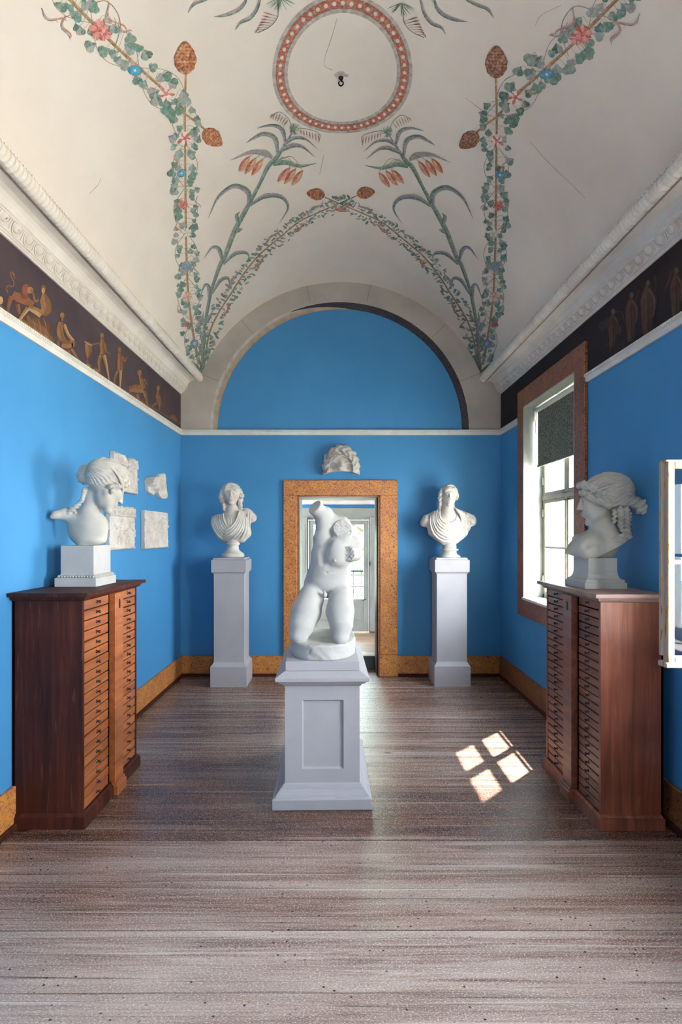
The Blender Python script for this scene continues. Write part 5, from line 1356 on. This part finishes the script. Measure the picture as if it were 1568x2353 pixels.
class Paint:
    def __init__(s, surf, tf=None): s.mb = MB(); s.surf = surf; s.n = 0; s.tf = tf or (lambda x, y: (x, y))
    def lift(s, lay): return 0.0012 + 0.0007 * lay
    def poly(s, pts, col, lay=0):
        L_ = s.lift(lay) + 0.00002 * (s.n % 20); s.n += 1
        v = [s.surf(*s.tf(x, y), L_) for x, y in pts]
        cx = sum(p[0] for p in pts) / len(pts); cy = sum(p[1] for p in pts) / len(pts)
        v.append(s.surf(*s.tf(cx, cy), L_)); n = len(pts)
        s.mb.add(v, [(i, (i + 1) % n, n) for i in range(n)], lin(col))
    def stroke(s, pts, ws, col, lay=0, n=10, col2=None, cap=False):
        """a smooth brush stroke through pts with widths ws (px)"""
        P_ = catmull(pts, n); W = [interp(ws, i / (len(P_) - 1)) for i in range(len(P_))]
        L_ = s.lift(lay) + 0.00002 * (s.n % 20); s.n += 1; vs = []
        for i, (x, y) in enumerate(P_):
            a = P_[max(i - 1, 0)]; b = P_[min(i + 1, len(P_) - 1)]; dx, dy = b[0] - a[0], b[1] - a[1]; l = math.hypot(dx, dy) or 1
            nx, ny = -dy / l * W[i] / 2, dx / l * W[i] / 2
            vs += [s.surf(*s.tf(x + nx, y + ny), L_), s.surf(*s.tf(x, y), L_), s.surf(*s.tf(x - nx, y - ny), L_)]
        c1 = lin(col); c2 = lin(col2) if col2 else c1
        m = len(P_)
        s.mb.add(vs, [(3 * i, 3 * i + 1, 3 * i + 4, 3 * i + 3) for i in range(m - 1)], c1)
        s.mb.add(vs, [(3 * i + 1, 3 * i + 2, 3 * i + 5, 3 * i + 4) for i in range(m - 1)], c2)
    def blob(s, x, y, rx, ry, col, lay=0, ang=0, n=14, rough=0.0, rg=None):
        ca_, sa_ = math.cos(ang), math.sin(ang); q = []
        for k in range(n):
            t = 2 * math.pi * k / n; f = 1 + (rg.uniform(-rough, rough) if rg else 0)
            u, v = rx * f * math.cos(t), ry * f * math.sin(t); q.append((x + u * ca_ - v * sa_, y + u * sa_ + v * ca_))
        s.poly(q, col, lay)
    def ivy(s, x, y, r, ang, col, col2, lay=1):
        shape = [(0, -0.72), (0.45, -0.80), (0.95, -0.42), (0.92, 0.10), (0.52, 0.42), (0.0, 1.05), (-0.52, 0.42), (-0.92, 0.10), (-0.95, -0.42), (-0.45, -0.80)]
        shape = [(-a, -b) for a, b in shape]; ca_, sa_ = math.cos(ang), math.sin(ang)
        q = [(x + r * (u * ca_ - v * sa_), y + r * (u * sa_ + v * ca_)) for u, v in shape]
        s.poly(q, col, lay)
        s.poly([q[0], q[1], q[2], q[3], q[4], q[5]], col2, lay + 0.4)
def catmull(p, n=8):
    if len(p) == 2: p = [p[0], ((p[0][0] + p[1][0]) / 2, (p[0][1] + p[1][1]) / 2), p[1]]
    q = [(2 * p[0][0] - p[1][0], 2 * p[0][1] - p[1][1])] + list(p) + [(2 * p[-1][0] - p[-2][0], 2 * p[-1][1] - p[-2][1])]; o = []
    for i in range(1, len(q) - 2):
        for k in range(n):
            t = k / n; r = []
            for a in (0, 1):
                p0, p1, p2, p3 = q[i - 1][a], q[i][a], q[i + 1][a], q[i + 2][a]
                r.append(0.5 * (2 * p1 + (p2 - p0) * t + (2 * p0 - 5 * p1 + 4 * p2 - p3) * t * t + (3 * p1 - p0 - 3 * p2 + p3) * t ** 3))
            o.append(tuple(r))
    o.append(tuple(p[-1])); return o
def interp(ws, t):
    if not isinstance(ws, (list, tuple)): return ws
    f = t * (len(ws) - 1); i = min(int(f), len(ws) - 2); return ws[i] + (ws[i + 1] - ws[i]) * (f - i)

GREENS = ['5c7a68', '6b8374', '4c6c60', '7d8c7c', '5f7f74', '8e938a', '56705e', '95908a']
def along(path, n=40):
    P_ = catmull(path, 12); L_ = [0]
    for a, b in zip(P_[:-1], P_[1:]): L_.append(L_[-1] + math.hypot(b[0] - a[0], b[1] - a[1]))
    def at(d):
        d = min(max(d, 0), L_[-1] - 1e-6); i = max(k for k in range(len(L_)) if L_[k] <= d); i = min(i, len(P_) - 2)
        t = (d - L_[i]) / max(L_[i + 1] - L_[i], 1e-6); a, b = P_[i], P_[i + 1]
        l = math.hypot(b[0] - a[0], b[1] - a[1]) or 1
        return (a[0] + (b[0] - a[0]) * t, a[1] + (b[1] - a[1]) * t), ((b[0] - a[0]) / l, (b[1] - a[1]) / l)
    return at, L_[-1]
def garland(s, path, stem_w, spread, leaf_r, step, seed, vines=True):
    rg = random.Random(seed); at, Ln = along(path)
    s.stroke(path, stem_w, 'a07850', 0, 12, '8a6240')
    if vines:
        for sg in (1, -1):
            pts = []; d = 0
            while d < Ln:
                p, t = at(d); o = math.sin(d / (spread * 3.4) * math.pi + (0 if sg > 0 else math.pi)) * spread * interp([1, 0.9, 0.75], d / Ln)
                pts.append((p[0] - t[1] * o, p[1] + t[0] * o)); d += spread * 0.8
            s.stroke(pts, interp([1.4, 1.4], 0), '7c7a60', 0.5, 5)
    d = rg.uniform(0, step)
    while d < Ln:
        p, t = at(d); k = interp([1.0, 0.95, 0.8, 0.75], d / Ln)
        for sg in (1, -1):
            if rg.random() < 0.12: continue
            o = sg * spread * k * rg.uniform(0.35, 1.05); r = leaf_r * k * rg.uniform(0.65, 1.15)
            x, y = p[0] - t[1] * o + rg.uniform(-2, 2), p[1] + t[0] * o + rg.uniform(-step * .3, step * .3)
            c = rg.choice(GREENS)
            s.stroke([(p[0], p[1] - step * 0.3), ((p[0] + x) / 2, y - r), (x, y)], 0.9, '7c8468', 0.6, 4)
            s.ivy(x, y, r, rg.uniform(-0.8, 0.8) - sg * 0.5, c, rg.choice(GREENS), 1 + rg.random())
        d += step * rg.uniform(0.65, 1.1) * k
def flower(s, x, y, r, c1, c2, seed=1):
    rg = random.Random(seed)
    for k in range(14):
        a = 2 * math.pi * k / 14 + rg.uniform(-.2, .2); l = r * rg.uniform(0.75, 1.1)
        s.stroke([(x, y), (x + l * .6 * math.cos(a + .1), y + l * .6 * math.sin(a + .1)), (x + l * math.cos(a), y + l * math.sin(a))], [r * .1, r * .42, r * .15], c1 if k % 3 else c2, 3.4, 3)
    s.blob(x, y, r * .25, r * .25, c2, 4.2, n=8)
def bell(s, x, y, r, seed, ang=0.4):
    s.blob(x, y, r, r * .72, '3a7c94', 3.4, ang); s.blob(x + r * .1, y, r * .7, r * .48, '4d93ab', 3.8, ang); s.blob(x, y, r * .18, r * .16, 'd8dcd0', 4.2)
    s.stroke([(x - r * .2, y - r * .6), (x - r * .5, y - r * 1.7)], [r * .6, r * .15], 'b48c7c', 3.2, 3)
def cone(s, x, y, rx, ry, ang, seed, c1='a8643a', c2='8a4a28', c3='c08048'):
    """a painted pine cone: pointed oval built of overlapping scales"""
    rg = random.Random(seed); ca_, sa_ = math.cos(ang), math.sin(ang); q = []
    for k in range(28):
        t = 2 * math.pi * k / 28; w_ = rx * math.cos(t) * (1 - 0.38 * max(0, -math.sin(t))) * (1 + 0.06 * math.sin(k * 9.0)); h_ = ry * math.sin(t)
        q.append((x + w_ * ca_ - h_ * sa_, y + w_ * sa_ + h_ * ca_))
    s.poly(q, c2, 3)
    for i in range(9):
        v = 0.85 - i * 0.2; wd = math.sqrt(max(0, 1 - v * v)) * (1 - 0.38 * max(0, -v)); m = max(1, int(round(wd * 6)))
        for j in range(m):
            u = ((j + 0.5 + 0.5 * (i % 2) * 0.5) / m * 2 - 1) * wd * 0.92
            if abs(u) > wd: continue
            X_ = x + u * rx * ca_ - v * ry * sa_; Y_ = y + u * rx * sa_ + v * ry * ca_
            s.blob(X_, Y_, rx * 0.16, ry * 0.10, rg.choice([c1, c3, c1]), 3.5 + 0.3 * rg.random(), ang + rg.uniform(-.3, .3), 6)
def X3(p): return (370 + p[0] / 3.676, 240 + p[1] / 3.676)
def lily(s):
    g1, g2, pv = '56705e', '6c8a70', '8f8088'
    st = [(345, 2200), (355, 2100), (362, 1950), (372, 1850), (400, 1700), (430, 1560), (500, 1360), (540, 1290), (620, 1080), (680, 960), (740, 850), (830, 680), (910, 520), (970, 460), (1030, 370), (1110, 240)]
    s.stroke([X3(p) for p in st], [8, 7, 6.5, 7, 8, 7, 9, 9.5, 11, 11, 10, 7, 10, 10, 6, 2], g1, 2, 8, '7c8478')
    def lf(pts, w, c1=g1, c2=pv, lay=2.5): s.stroke([X3(p) for p in pts], [w * .7, w * 1.45, w * 1.2, w * .65, 0.5], c1, lay, 9, c2)
    lf([(742, 850), (735, 740), (620, 690), (490, 780), (400, 960)], 9); lf([(755, 850), (880, 775), (1015, 780), (1075, 870), (1000, 1005)], 8)
    lf([(518, 1320), (492, 1225), (435, 1210), (360, 1305)], 7); lf([(528, 1350), (620, 1265), (705, 1250), (742, 1275), (735, 1310)], 6.5)
    lf([(405, 1640), (405, 1545), (370, 1530), (325, 1645)], 6.5); lf([(432, 1600), (500, 1490), (560, 1465), (580, 1500), (568, 1555)], 6)
    lf([(367, 1870), (352, 1810), (362, 1745)], 5, '7c8478'); lf([(390, 1840), (415, 1790), (437, 1738)], 5)
    lf([(990, 430), (965, 290), (870, 250), (780, 290), (722, 327)], 8); lf([(1055, 320), (1020, 210), (930, 178), (812, 202)], 7)
    lf([(940, 450), (880, 415), (760, 405), (592, 472)], 10, '8a8478'); lf([(1035, 345), (1120, 285), (1225, 295), (1325, 380)], 6)
    lf([(1000, 400), (1110, 350), (1200, 360), (1302, 445)], 7); lf([(950, 510), (1050, 490), (1180, 522), (1317, 497)], 8, g1, g2)
    lf([(655, 1000), (640, 940), (668, 905)], 7); lf([(640, 1080), (670, 1055), (693, 1055)], 6)
    for (a, b) in (((752, 438), (658, 565)), ((806, 450), (710, 588)), ((864, 462), (768, 600)), ((1093, 535), (988, 655)), ((1140, 545), (1042, 672)), ((1200, 560), (1106, 686))):
        m_ = ((a[0] + b[0]) / 2, (a[1] + b[1]) / 2)
        s.stroke([X3(a), X3(m_), X3(b)], [2, 12, 15, 12, 2], 'a8543c', 3.2, 8, 'c08a68'); s.stroke([X3(((a[0] * 3 + m_[0]) / 4, (a[1] * 3 + m_[1]) / 4)), X3(m_)], [1, 3.5, 1], 'd0ac84', 3.9, 6)
    for a, b, c in (((945, 470), (880, 385), (755, 435)), ((945, 470), (900, 400), (806, 448)), ((945, 470), (920, 430), (864, 460)), ((965, 490), (1040, 450), (1093, 535)), ((965, 490), (1070, 450), (1140, 545)), ((965, 490), (1100, 440), (1198, 560))):
        s.stroke([X3(a), X3(b), X3(c)], 1.2, '7c8468', 3, 6)
    rg = random.Random(3)
    for k in range(26):
        a = rg.uniform(0, 6.28); c0 = (1120, 215); s.stroke([X3(c0), X3((c0[0] + 30 * math.cos(a) + 5, c0[1] + 30 * math.sin(a))), X3((c0[0] + 52 * math.cos(a) + 12, c0[1] + 52 * math.sin(a) - 8))], [1.6, 1.4, .4], rg.choice([g1, g2]), 3, 3)
    s.stroke([X3(p) for p in ((1105, 180), (1070, 110), (1000, 65), (925, 105))], 1.3, g1, 3); s.stroke([X3(p) for p in ((1160, 200), (1250, 210), (1340, 250), (1335, 320))], 1.3, g1, 3)
    for k in range(7):
        t = k / 6; s.stroke([X3((940 + 135 * t, 85 + 55 * t - 28 * math.sin(t * 3))), X3((925 + 115 * t, 120 + 60 * t))], [1.4, 2.6, .8], 'a07c64', 3.2, 3)
        s.stroke([X3((1180 + 150 * t, 212 + 40 * t)), X3((1185 + 152 * t, 252 + 75 * t))], [1.2, 2.8, .8], 'a07060', 3.2, 3)
def small_garland(s, path, seed):
    rg = random.Random(seed); at, Ln = along(path); s.stroke(path, [4, 3.5, 3, 2.5], '94704c', 0, 12, '80583a'); d = 4; k = 0
    while d < Ln - 16:
        p, t = at(d); f = interp([1.25, 1.15, 1.0, 0.95], d / Ln); sec = int(d / 62) % 2
        for sg in (1, -1):
            for _ in range(2):
                o = sg * rg.uniform(4, 15) * f; x, y = p[0] - t[1] * o + rg.uniform(-4, 4), p[1] + t[0] * o + rg.uniform(-4, 4)
                r = rg.uniform(3.0, 5.4) * f; s.blob(x, y, r, r * (.38 if sec else .6), rg.choice(GREENS[:6] + ['4c6c60', '8c6c60']), 1 + rg.random(), rg.uniform(-1, 1), 7)
        if k % 9 == 4:
            sg = 1 if (k // 9) % 2 else -1; b = (p[0] - t[1] * sg * 8, p[1] + t[0] * sg * 8)
            s.stroke([b, (b[0] + t[0] * 18 - t[1] * sg * 7, b[1] + t[1] * 18 + t[0] * sg * 7), (b[0] + t[0] * 36 - t[1] * sg * 4, b[1] + t[1] * 36 + t[0] * sg * 4), (b[0] + t[0] * 44 - t[1] * sg * 12, b[1] + t[1] * 44 + t[0] * sg * 12)], [2, 5, 3.5, 1], '9c5444' if sg > 0 else '6c7888', 2.4, 5, 'b88068')
        d += 6.5 * f; k += 1
def acanthus(s, x, y, dx, dy, r, c='a86450'):
    s.stroke([(x, y), (x + dx * .4 - dy * .25, y + dy * .4 + dx * .25), (x + dx * .8, y + dy * .8), (x + dx, y + dy)], [1.5, r, r * .7, .6], c, 2.2, 6, 'b89880')

def half(name, tf, seed, cones):
    s = Paint(on_vault, tf)
    # upright garland
    garland(s, [(425, 228), (425, 300), (426, 400), (427, 500), (429, 600), (433, 680), (443, 760), (457, 838)], [5, 5, 5, 5, 6], 30, 10.5, 14.5, seed)
    s.stroke([(427, 165), (426, 200), (425, 232)], [5, 5, 5], 'b08050', 1, 4, '9a6c3c')
    for x, y, r, c1, c2 in ((425, 318, 17, 'e6cfc0', 'b45a44'), (421, 470, 13, 'c07060', 'a84438'), (431, 535, 11, 'd8cfc0', 'b8a894'), (431, 682, 13, 'cfae9c', 'b88470'), (429, 745, 8, 'a8564c', '8c3c38')): flower(s, x, y, r, c1, c2, int(y))
    bell(s, 418, 398, 12, 2, -0.7); s.blob(429, 612, 12, 12, '77838c', 3.4); s.blob(447, 790, 10, 11, '5c7894', 3.4); s.blob(448, 790, 4, 4, 'c0a080', 4)
    for (x, y, a, b, c) in ((405, 350, 8, 30, '5'), (455, 450, 7, 28, '6'), (408, 510, 10, 26, '5'), (452, 600, 6, 34, '6'), (410, 700, 14, 24, '5'), (455, 720, 4, 26, '6')): acanthus(s, x, y, a, b, 3)
    # slanting garland
    garland(s, [(425, 262), (382, 212), (330, 165), (270, 110), (205, 45), (150, -12), (90, -70)], [6, 7, 8, 9], 44, 16, 22, seed + 1)
    s.stroke([(425, 262), (455, 284), (478, 305)], [5, 5, 5], 'b08050', 1, 4, '9a6c3c')
    flower(s, 382, 216, 20, 'e4cfc4', 'b86858', 5); flower(s, 228, 68, 24, 'cc8478', 'b05048', 6); flower(s, 240, 80, 17, 'd89890', 'bc6058', 8); bell(s, 310, 162, 17, 4, 0.2)
    for x, y, a, b in ((275, 60, 30, 12), (150, 35, 14, 52), (250, 5, 42, 66), (95, 18, 60, 30), (330, 190, 28, 16)): acanthus(s, x, y, a, b, 6); acanthus(s, x + 3, y + 2, a * .6, b * 1.1, 3, '5c8490')
    s.stroke([(150, 40), (190, 20), (240, 2), (270, 30), (280, 75)], 2.2, '8c7c6c', 1, 8); s.stroke([(260, 120), (275, 70), (262, 40)], 1.8, '7c8468', 1, 6)
    (c1, c2) = cones
    cone(s, 426, 133, 26, 38, 0, 7, *c1); cone(s, 489, 317, 20, 27, 2.25, 9, *c1)
    lily(s)
    small_garland(s, [(470, 828), (482, 765), (502, 720), (533, 672), (560, 630), (594, 588), (626, 560), (658, 533), (690, 508), (735, 487), (784, 466), (820, 450)], seed + 2)
    cone(s, 841, 443, 14, 21, 1.45, 11, *c2)
    # root tuft in the corner
    rg = random.Random(seed + 5)
    for k in range(16):
        a = rg.uniform(-2.6, -0.5); l = rg.uniform(16, 40); s.stroke([(462, 856), (462 + l * .6 * math.cos(a), 856 + l * .6 * math.sin(a)), (462 + l * math.cos(a) + rg.uniform(-6, 6), 856 + l * math.sin(a))], [4, 4, 1], rg.choice(['4c6450', '5c7458', '3e4f4a', '56705e']), 3, 3)
    # drooping leaves of the plants over the top edge of the picture
    for pts, w in (([(432, 30), (446, 10), (470, 0), (495, -12)], 7), ([(492, 39), (515, 36), (545, 25), (562, 8), (568, -12)], 8), ([(542, 69), (553, 52), (575, 42), (592, 18), (600, -14)], 8)):
        s.stroke(pts, [.6, w, w, w * .6], '56705e', 2.5, 6, '8f8088')
    for k in range(22):
        a = rg.uniform(0.2, 2.9); s.stroke([(645, -4), (645 + 18 * math.cos(a), -4 + 18 * math.sin(a)), (645 + 34 * math.cos(a), 2 + 24 * math.sin(a))], [1.6, 1.2, .4], rg.choice(['56705e', '6c8a70']), 3, 3)
    s.stroke([(640, 10), (638, 40), (620, 62), (592, 76)], 1.6, '56705e', 3, 6)
    for k in range(7): s.stroke([(640 - 5 * k, 38 + 5 * k), (622 - 5 * k, 33 + 5 * k + k), (606 - 3 * k, 28 + 8 * k)], [.8, 1.0, 3.6, 1], '8c5c4c', 3.2, 3)
    o = s.mb.build(name, M['paint'], ceil); return o
O1 = (('a8643a', '8a4a28', 'c08048'), ('9c5a34', '7c4024', 'b07044')); O2 = (('8c5840', '6c3c2a', 'a06c50'), ('a05c34', '7c4024', 'b87444'))
half('painted_garlands', lambda x, y: (x, y), 21, O1)
half('painted_garlands', lambda x, y: (1567 - x, y + 12 * max(0.0, 1 - y / 620.0)), 51, O2)

# ring in the crown: bands and pearls
s = Paint(on_vault); RCX, RCY = 787.0, 0
def ring_px(r, t, c=(0.026, 3.243)):
    """circle of the ceiling around its hook: x squeezed as painted"""
    x = c[0] + r * 0.862 * math.cos(t); y = c[1] + r * math.sin(t); z = VC[1] + math.sqrt(VC[2] ** 2 - (x - VC[0]) ** 2)
    return (VX + x * F / y, VY - (z - EYE) * F / y)
def annulus(r0, r1, col, lay, n=96):
    L_ = s.lift(lay); v = []
    for k in range(n):
        t = 2 * math.pi * k / n; v += [s.surf(*ring_px(r0, t), L_), s.surf(*ring_px(r1, t), L_)]
    for k in range(n):
        a, b = 2 * k, 2 * ((k + 1) % n); s.mb.add([v[a], v[a + 1], v[b + 1], v[b]], [(0, 1, 2, 3)], lin(col if isinstance(col, str) else col[k % len(col)]))
annulus(0.378, 0.483, ['a79c92', 'afa498', 'a2978c', 'b0a79a', 'a79c92'], 0); annulus(0.404, 0.457, 'a85c44', 1.5); annulus(0.4015, 0.405, '7c5044', 2); annulus(0.456, 0.4595, '7c5044', 2)
for k in range(52):
    t = 2 * math.pi * k / 52; q = []
    for j in range(10):
        a = 2 * math.pi * j / 10; q.append(ring_px(0.4305 + 0.0145 * math.sin(a), t + 0.0145 * math.cos(a) / 0.42))
    s.poly(q, '9c8474', 2.6); s.poly([((a_ + q[0][0] * 0) * 1.0, b_) for a_, b_ in [((p[0] * 4 + sum(z[0] for z in q) / 10) / 5, (p[1] * 4 + sum(z[1] for z in q) / 10) / 5) for p in q]], 'd2c4b4', 3.6)
# cracks in the plaster
for pts in ([(775, 42), (763, 84), (745, 145), (765, 162)], [(1070, 225), (1110, 255), (1128, 268)], [(1218, 325), (1260, 372), (1310, 420), (1345, 455)], [(1230, 60), (1245, 35), (1290, 12)], [(206, 445), (225, 425), (232, 410)], [(745, 355), (735, 400)]):
    s.stroke(pts, [1.0, 1.6, 1.0, 1.4], '9a8c80', 0, 6)
s.blob(784, 172, 14, 8, 'a89c90', 0.5, 0, 12, 0.3, random.Random(2))
s.mb.build('painted_ring', M['paint'], ceil)

# ------------------------------------------------------------------ frieze of the left wall: brown figures on a dark ground
s = Paint(on_left)
def K(x, y): return (x / 5.227, 600 + y / 5.227)
G1, G2, G3, G4 = '8a6442', '785238', 'a8845a', '5c4030'
def st(pts, ws, c=G1, lay=1, c2=G2): s.stroke([K(*p) for p in pts], [w / 5.227 for w in (ws if isinstance(ws, (list, tuple)) else [ws])] if isinstance(ws, (list, tuple)) else ws / 5.227, c, lay, 6, c2)
def bl(x, y, rx, ry, c=G1, lay=1.5, a=0): s.blob(*K(x, y), rx / 5.227, ry / 5.227, c, lay, a)
# ground strip
st([(-60, 600), (0, 640), (300, 790), (650, 1020), (1000, 1270), (1500, 1560), (1800, 1735), (2180, 1960)], [40, 50, 60, 50, 40, 26, 20, 12], '7c5c3c', 0, '6a4c34')
# lion
st([(95, 380), (75, 330), (95, 295), (155, 300), (165, 250), (130, 180), (130, 130), (160, 150), (180, 210)], [10, 12, 12, 12, 12, 12, 12, 26, 8], '8c6444')
st([(150, 400), (230, 440), (320, 480), (400, 530)], [90, 110, 100, 60], '804e36'); st([(140, 420), (110, 520), (100, 590), (140, 660)], [60, 45, 26, 20], '7c4e36'); st([(210, 520), (225, 600), (235, 640)], [60, 45, 26], '6c402e')
bl(310, 340, 48, 66, '804e36'); bl(360, 350, 34, 40, '9c7048'); bl(300, 400, 52, 56, '6c402e', 1.3); st([(370, 310), (395, 340), (380, 380)], [10, 20, 14], G3, 2)
# reclining nude with drapery
bl(522, 320, 30, 36, G2, 2); bl(520, 355, 22, 36, G3, 2.4); st([(525, 390), (540, 470), (550, 560), (520, 650)], [40, 120, 110, 90], G1, 1.6); st([(470, 470), (420, 480), (400, 400), (375, 330)], [34, 30, 24, 20], G1, 2.2)
st([(500, 640), (420, 590), (340, 560)], [90, 80, 50], G1, 2.4, G3); st([(340, 560), (280, 640), (230, 700), (160, 690)], [56, 44, 30, 16], G1, 2.4, G3); st([(590, 480), (600, 600), (540, 640)], [36, 34, 26], G2, 2.6)
st([(340, 650), (400, 720), (480, 760), (560, 820), (600, 900)], [60, 110, 130, 130, 60], G2, 1.4, G4)
for k in range(7): st([(360 + 32 * k, 690), (380 + 34 * k, 760), (400 + 30 * k, 830 + 12 * k)], [5, 7, 3], G3 if k % 2 else G4, 3)
st([(250, 700), (400, 800), (560, 900), (640, 980)], [40, 60, 90, 60], '8a6a44', 0.8, '6a4c34')
# seated draped woman
bl(748, 650, 27, 34, G1, 2); st([(750, 680), (752, 720)], [22, 26], G1); st([(735, 730), (720, 820), (740, 920), (790, 960)], [60, 80, 80, 60], G1, 1.6, G2)
st([(770, 760), (820, 880), (880, 960)], [36, 36, 40], G1, 2.2, G3); st([(740, 990), (820, 1000), (880, 980), (880, 1030)], [90, 100, 60, 40], G1, 1.8, G2); st([(860, 1050), (910, 1130), (980, 1230)], [34, 26, 14], G1, 2); st([(830, 1070), (840, 1120), (850, 1160)], [26, 20, 12], G2)
st([(705, 960), (705, 1040), (720, 1070)], [34, 30, 20], G2, 1); st([(735, 1060), (790, 1090), (830, 1100)], [34, 40, 24], G2, 1)
for k in range(4): st([(715 + 22 * k, 760), (735 + 22 * k, 860), (760 + 20 * k, 940)], [4, 5, 2], G3 if k % 2 else G4, 3)
# vase with mask, standing man
st([(1010, 960), (1060, 985), (1110, 1010)], [14, 30, 20], G3, 2); st([(1060, 990), (1065, 1090), (1055, 1160)], [80, 80, 20], G1, 1.6, G2); st([(1052, 1160), (1050, 1230)], [12, 30], G2); bl(1050, 1260, 44, 26, '8a6a44', 1); bl(1140, 1320, 46, 30, '8a6a44', 1)
bl(1226, 895, 24, 34, G1, 2); st([(1228, 930), (1230, 1000), (1232, 1070), (1230, 1120)], [30, 68, 50, 60], G1, 1.8, G2); st([(1195, 980), (1150, 995), (1100, 1000)], [22, 16, 12], G1, 2); st([(1265, 990), (1280, 1080), (1330, 1115)], [22, 18, 14], G1, 2)
st([(1215, 1130), (1190, 1200), (1195, 1300), (1190, 1360)], [44, 34, 24, 14], G1, 2); st([(1250, 1130), (1280, 1260), (1305, 1400), (1310, 1440)], [44, 32, 20, 12], G1, 2, G3)
# standing man with raised hand
bl(1438, 1065, 20, 32, G1, 2); st([(1438, 1095), (1438, 1170), (1442, 1260), (1440, 1320)], [26, 78, 74, 60], G1, 1.8, G2); st([(1475, 1140), (1500, 1200), (1525, 1150)], [22, 20, 16], G1, 2.2); st([(1420, 1310), (1380, 1400), (1375, 1470)], [34, 26, 14], G1, 2); st([(1450, 1310), (1445, 1440), (1440, 1530)], [36, 26, 14], G1, 2, G3)
st([(1415, 1150), (1405, 1250), (1410, 1320)], [14, 16, 10], G4, 2.6); st([(1430, 1180), (1435, 1300)], [6, 6], G3, 3)
# centaur group and last figures nearer the corner (coordinates of the wide view)
def Z(x, y): return (x / 3.267, 360 + y / 3.267)
def s2(pts, ws, c=G1, lay=1.5, c2=G2): s.stroke([Z(*p) for p in pts], [w / 3.267 for w in ws], c, lay, 6, c2)
s.blob(*Z(1048, 1622), 5, 7, G1, 2); s2([(1050, 1640), (1065, 1690), (1080, 1740)], [16, 36, 34]); s2([(1075, 1670), (1050, 1720), (1030, 1760)], [12, 12, 8]); s2([(970, 1745), (1020, 1740), (1080, 1750)], [40, 64, 50], G1, 1.3)
s2([(975, 1770), (965, 1790), (960, 1800)], [16, 12, 6]); s2([(1030, 1780), (1050, 1830), (1060, 1850)], [22, 14, 8]); s2([(1085, 1760), (1100, 1820), (1110, 1870)], [30, 20, 8]); s2([(1085, 1670), (1105, 1710)], [8, 6], G3)
s.blob(*Z(1188, 1737), 4, 6, G1, 2); s2([(1188, 1750), (1185, 1800), (1190, 1840)], [14, 32, 26]); s2([(1180, 1850), (1150, 1870), (1135, 1875)], [18, 12, 6]); s2([(1195, 1840), (1200, 1880), (1195, 1905)], [20, 14, 6]); s2([(1200, 1800), (1215, 1865)], [10, 6])
s2([(1240, 1740), (1236, 1860), (1230, 1950)], [5, 5, 5], '5c4438'); s2([(1270, 1960), (1300, 1950), (1325, 1985)], [12, 34, 16], '7c6048'); s2([(1265, 1900), (1285, 1960)], [5, 4], G2)
s.blob(2, 690, 5, 9, G3, 2); s.stroke([(-4, 700), (4, 712), (8, 720)], [10, 12, 6], G2, 1.5, 4)
s.mb.build('painted_frieze_figures', M['paint_frieze'], wl)

# right wall frieze, much darkened
s = Paint(on_right)
def Y(x, y): return (1340 + x / 6.877, 540 + y / 6.877)
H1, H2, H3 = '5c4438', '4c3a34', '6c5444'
def r3(pts, ws, c=H1, lay=1.5, c2=H2): s.stroke([Y(*p) for p in pts], [w / 6.877 for w in ws], c, lay, 6, c2)
r3([(420, 1980), (700, 1790), (1000, 1660), (1300, 1440), (1568, 1290), (1900, 1090)], [30, 60, 40, 60, 80, 90], '48382e', 0, '3c302c')
for x, y, h, w_ in ((480, 1210, 560, 120), (770, 950, 740, 150), (1030, 760, 900, 190), (1480, 560, 820, 150)):
    s.blob(*Y(x, y), 5, 7, H3, 2); r3([(x, y + 40), (x - 15, y + h * .3), (x - 10, y + h * .65), (x - 20, y + h)], [w_ * .4, w_ * 1.1, w_, w_ * .5]); r3([(x + 20, y + 80), (x + w_ * .6, y + h * .3), (x + w_ * .45, y + h * .6)], [w_ * .3, w_ * .3, w_ * .1], H3)
    for k in range(5): r3([(x - w_ * .4 + k * w_ * .2, y + h * .3), (x - w_ * .35 + k * w_ * .18, y + h * .62), (x - w_ * .4 + k * w_ * .2, y + h * .95)], [3, 6, 3], H3 if k % 2 else '3a2e2c', 2.6)
for x, y in ((300, 1440), (380, 1400), (560, 1500)): s.blob(*Y(x, y), 7, 12, H2, 1.8)
r3([(510, 1215), (610, 1215), (640, 1290), (660, 1360)], [16, 14, 24, 20], H1); r3([(890, 870), (850, 1000), (800, 1060)], [24, 20, 12], H1); r3([(1130, 640), (1150, 760), (1150, 900)], [50, 46, 14], H2); r3([(640, 1690), (640, 1790)], [30, 24], H2); r3([(330, 1760), (420, 1720), (430, 1820), (440, 1900)], [12, 30, 20, 10], H2)
r3([(1400, 560), (1350, 760), (1290, 860)], [50, 40, 20], H2)
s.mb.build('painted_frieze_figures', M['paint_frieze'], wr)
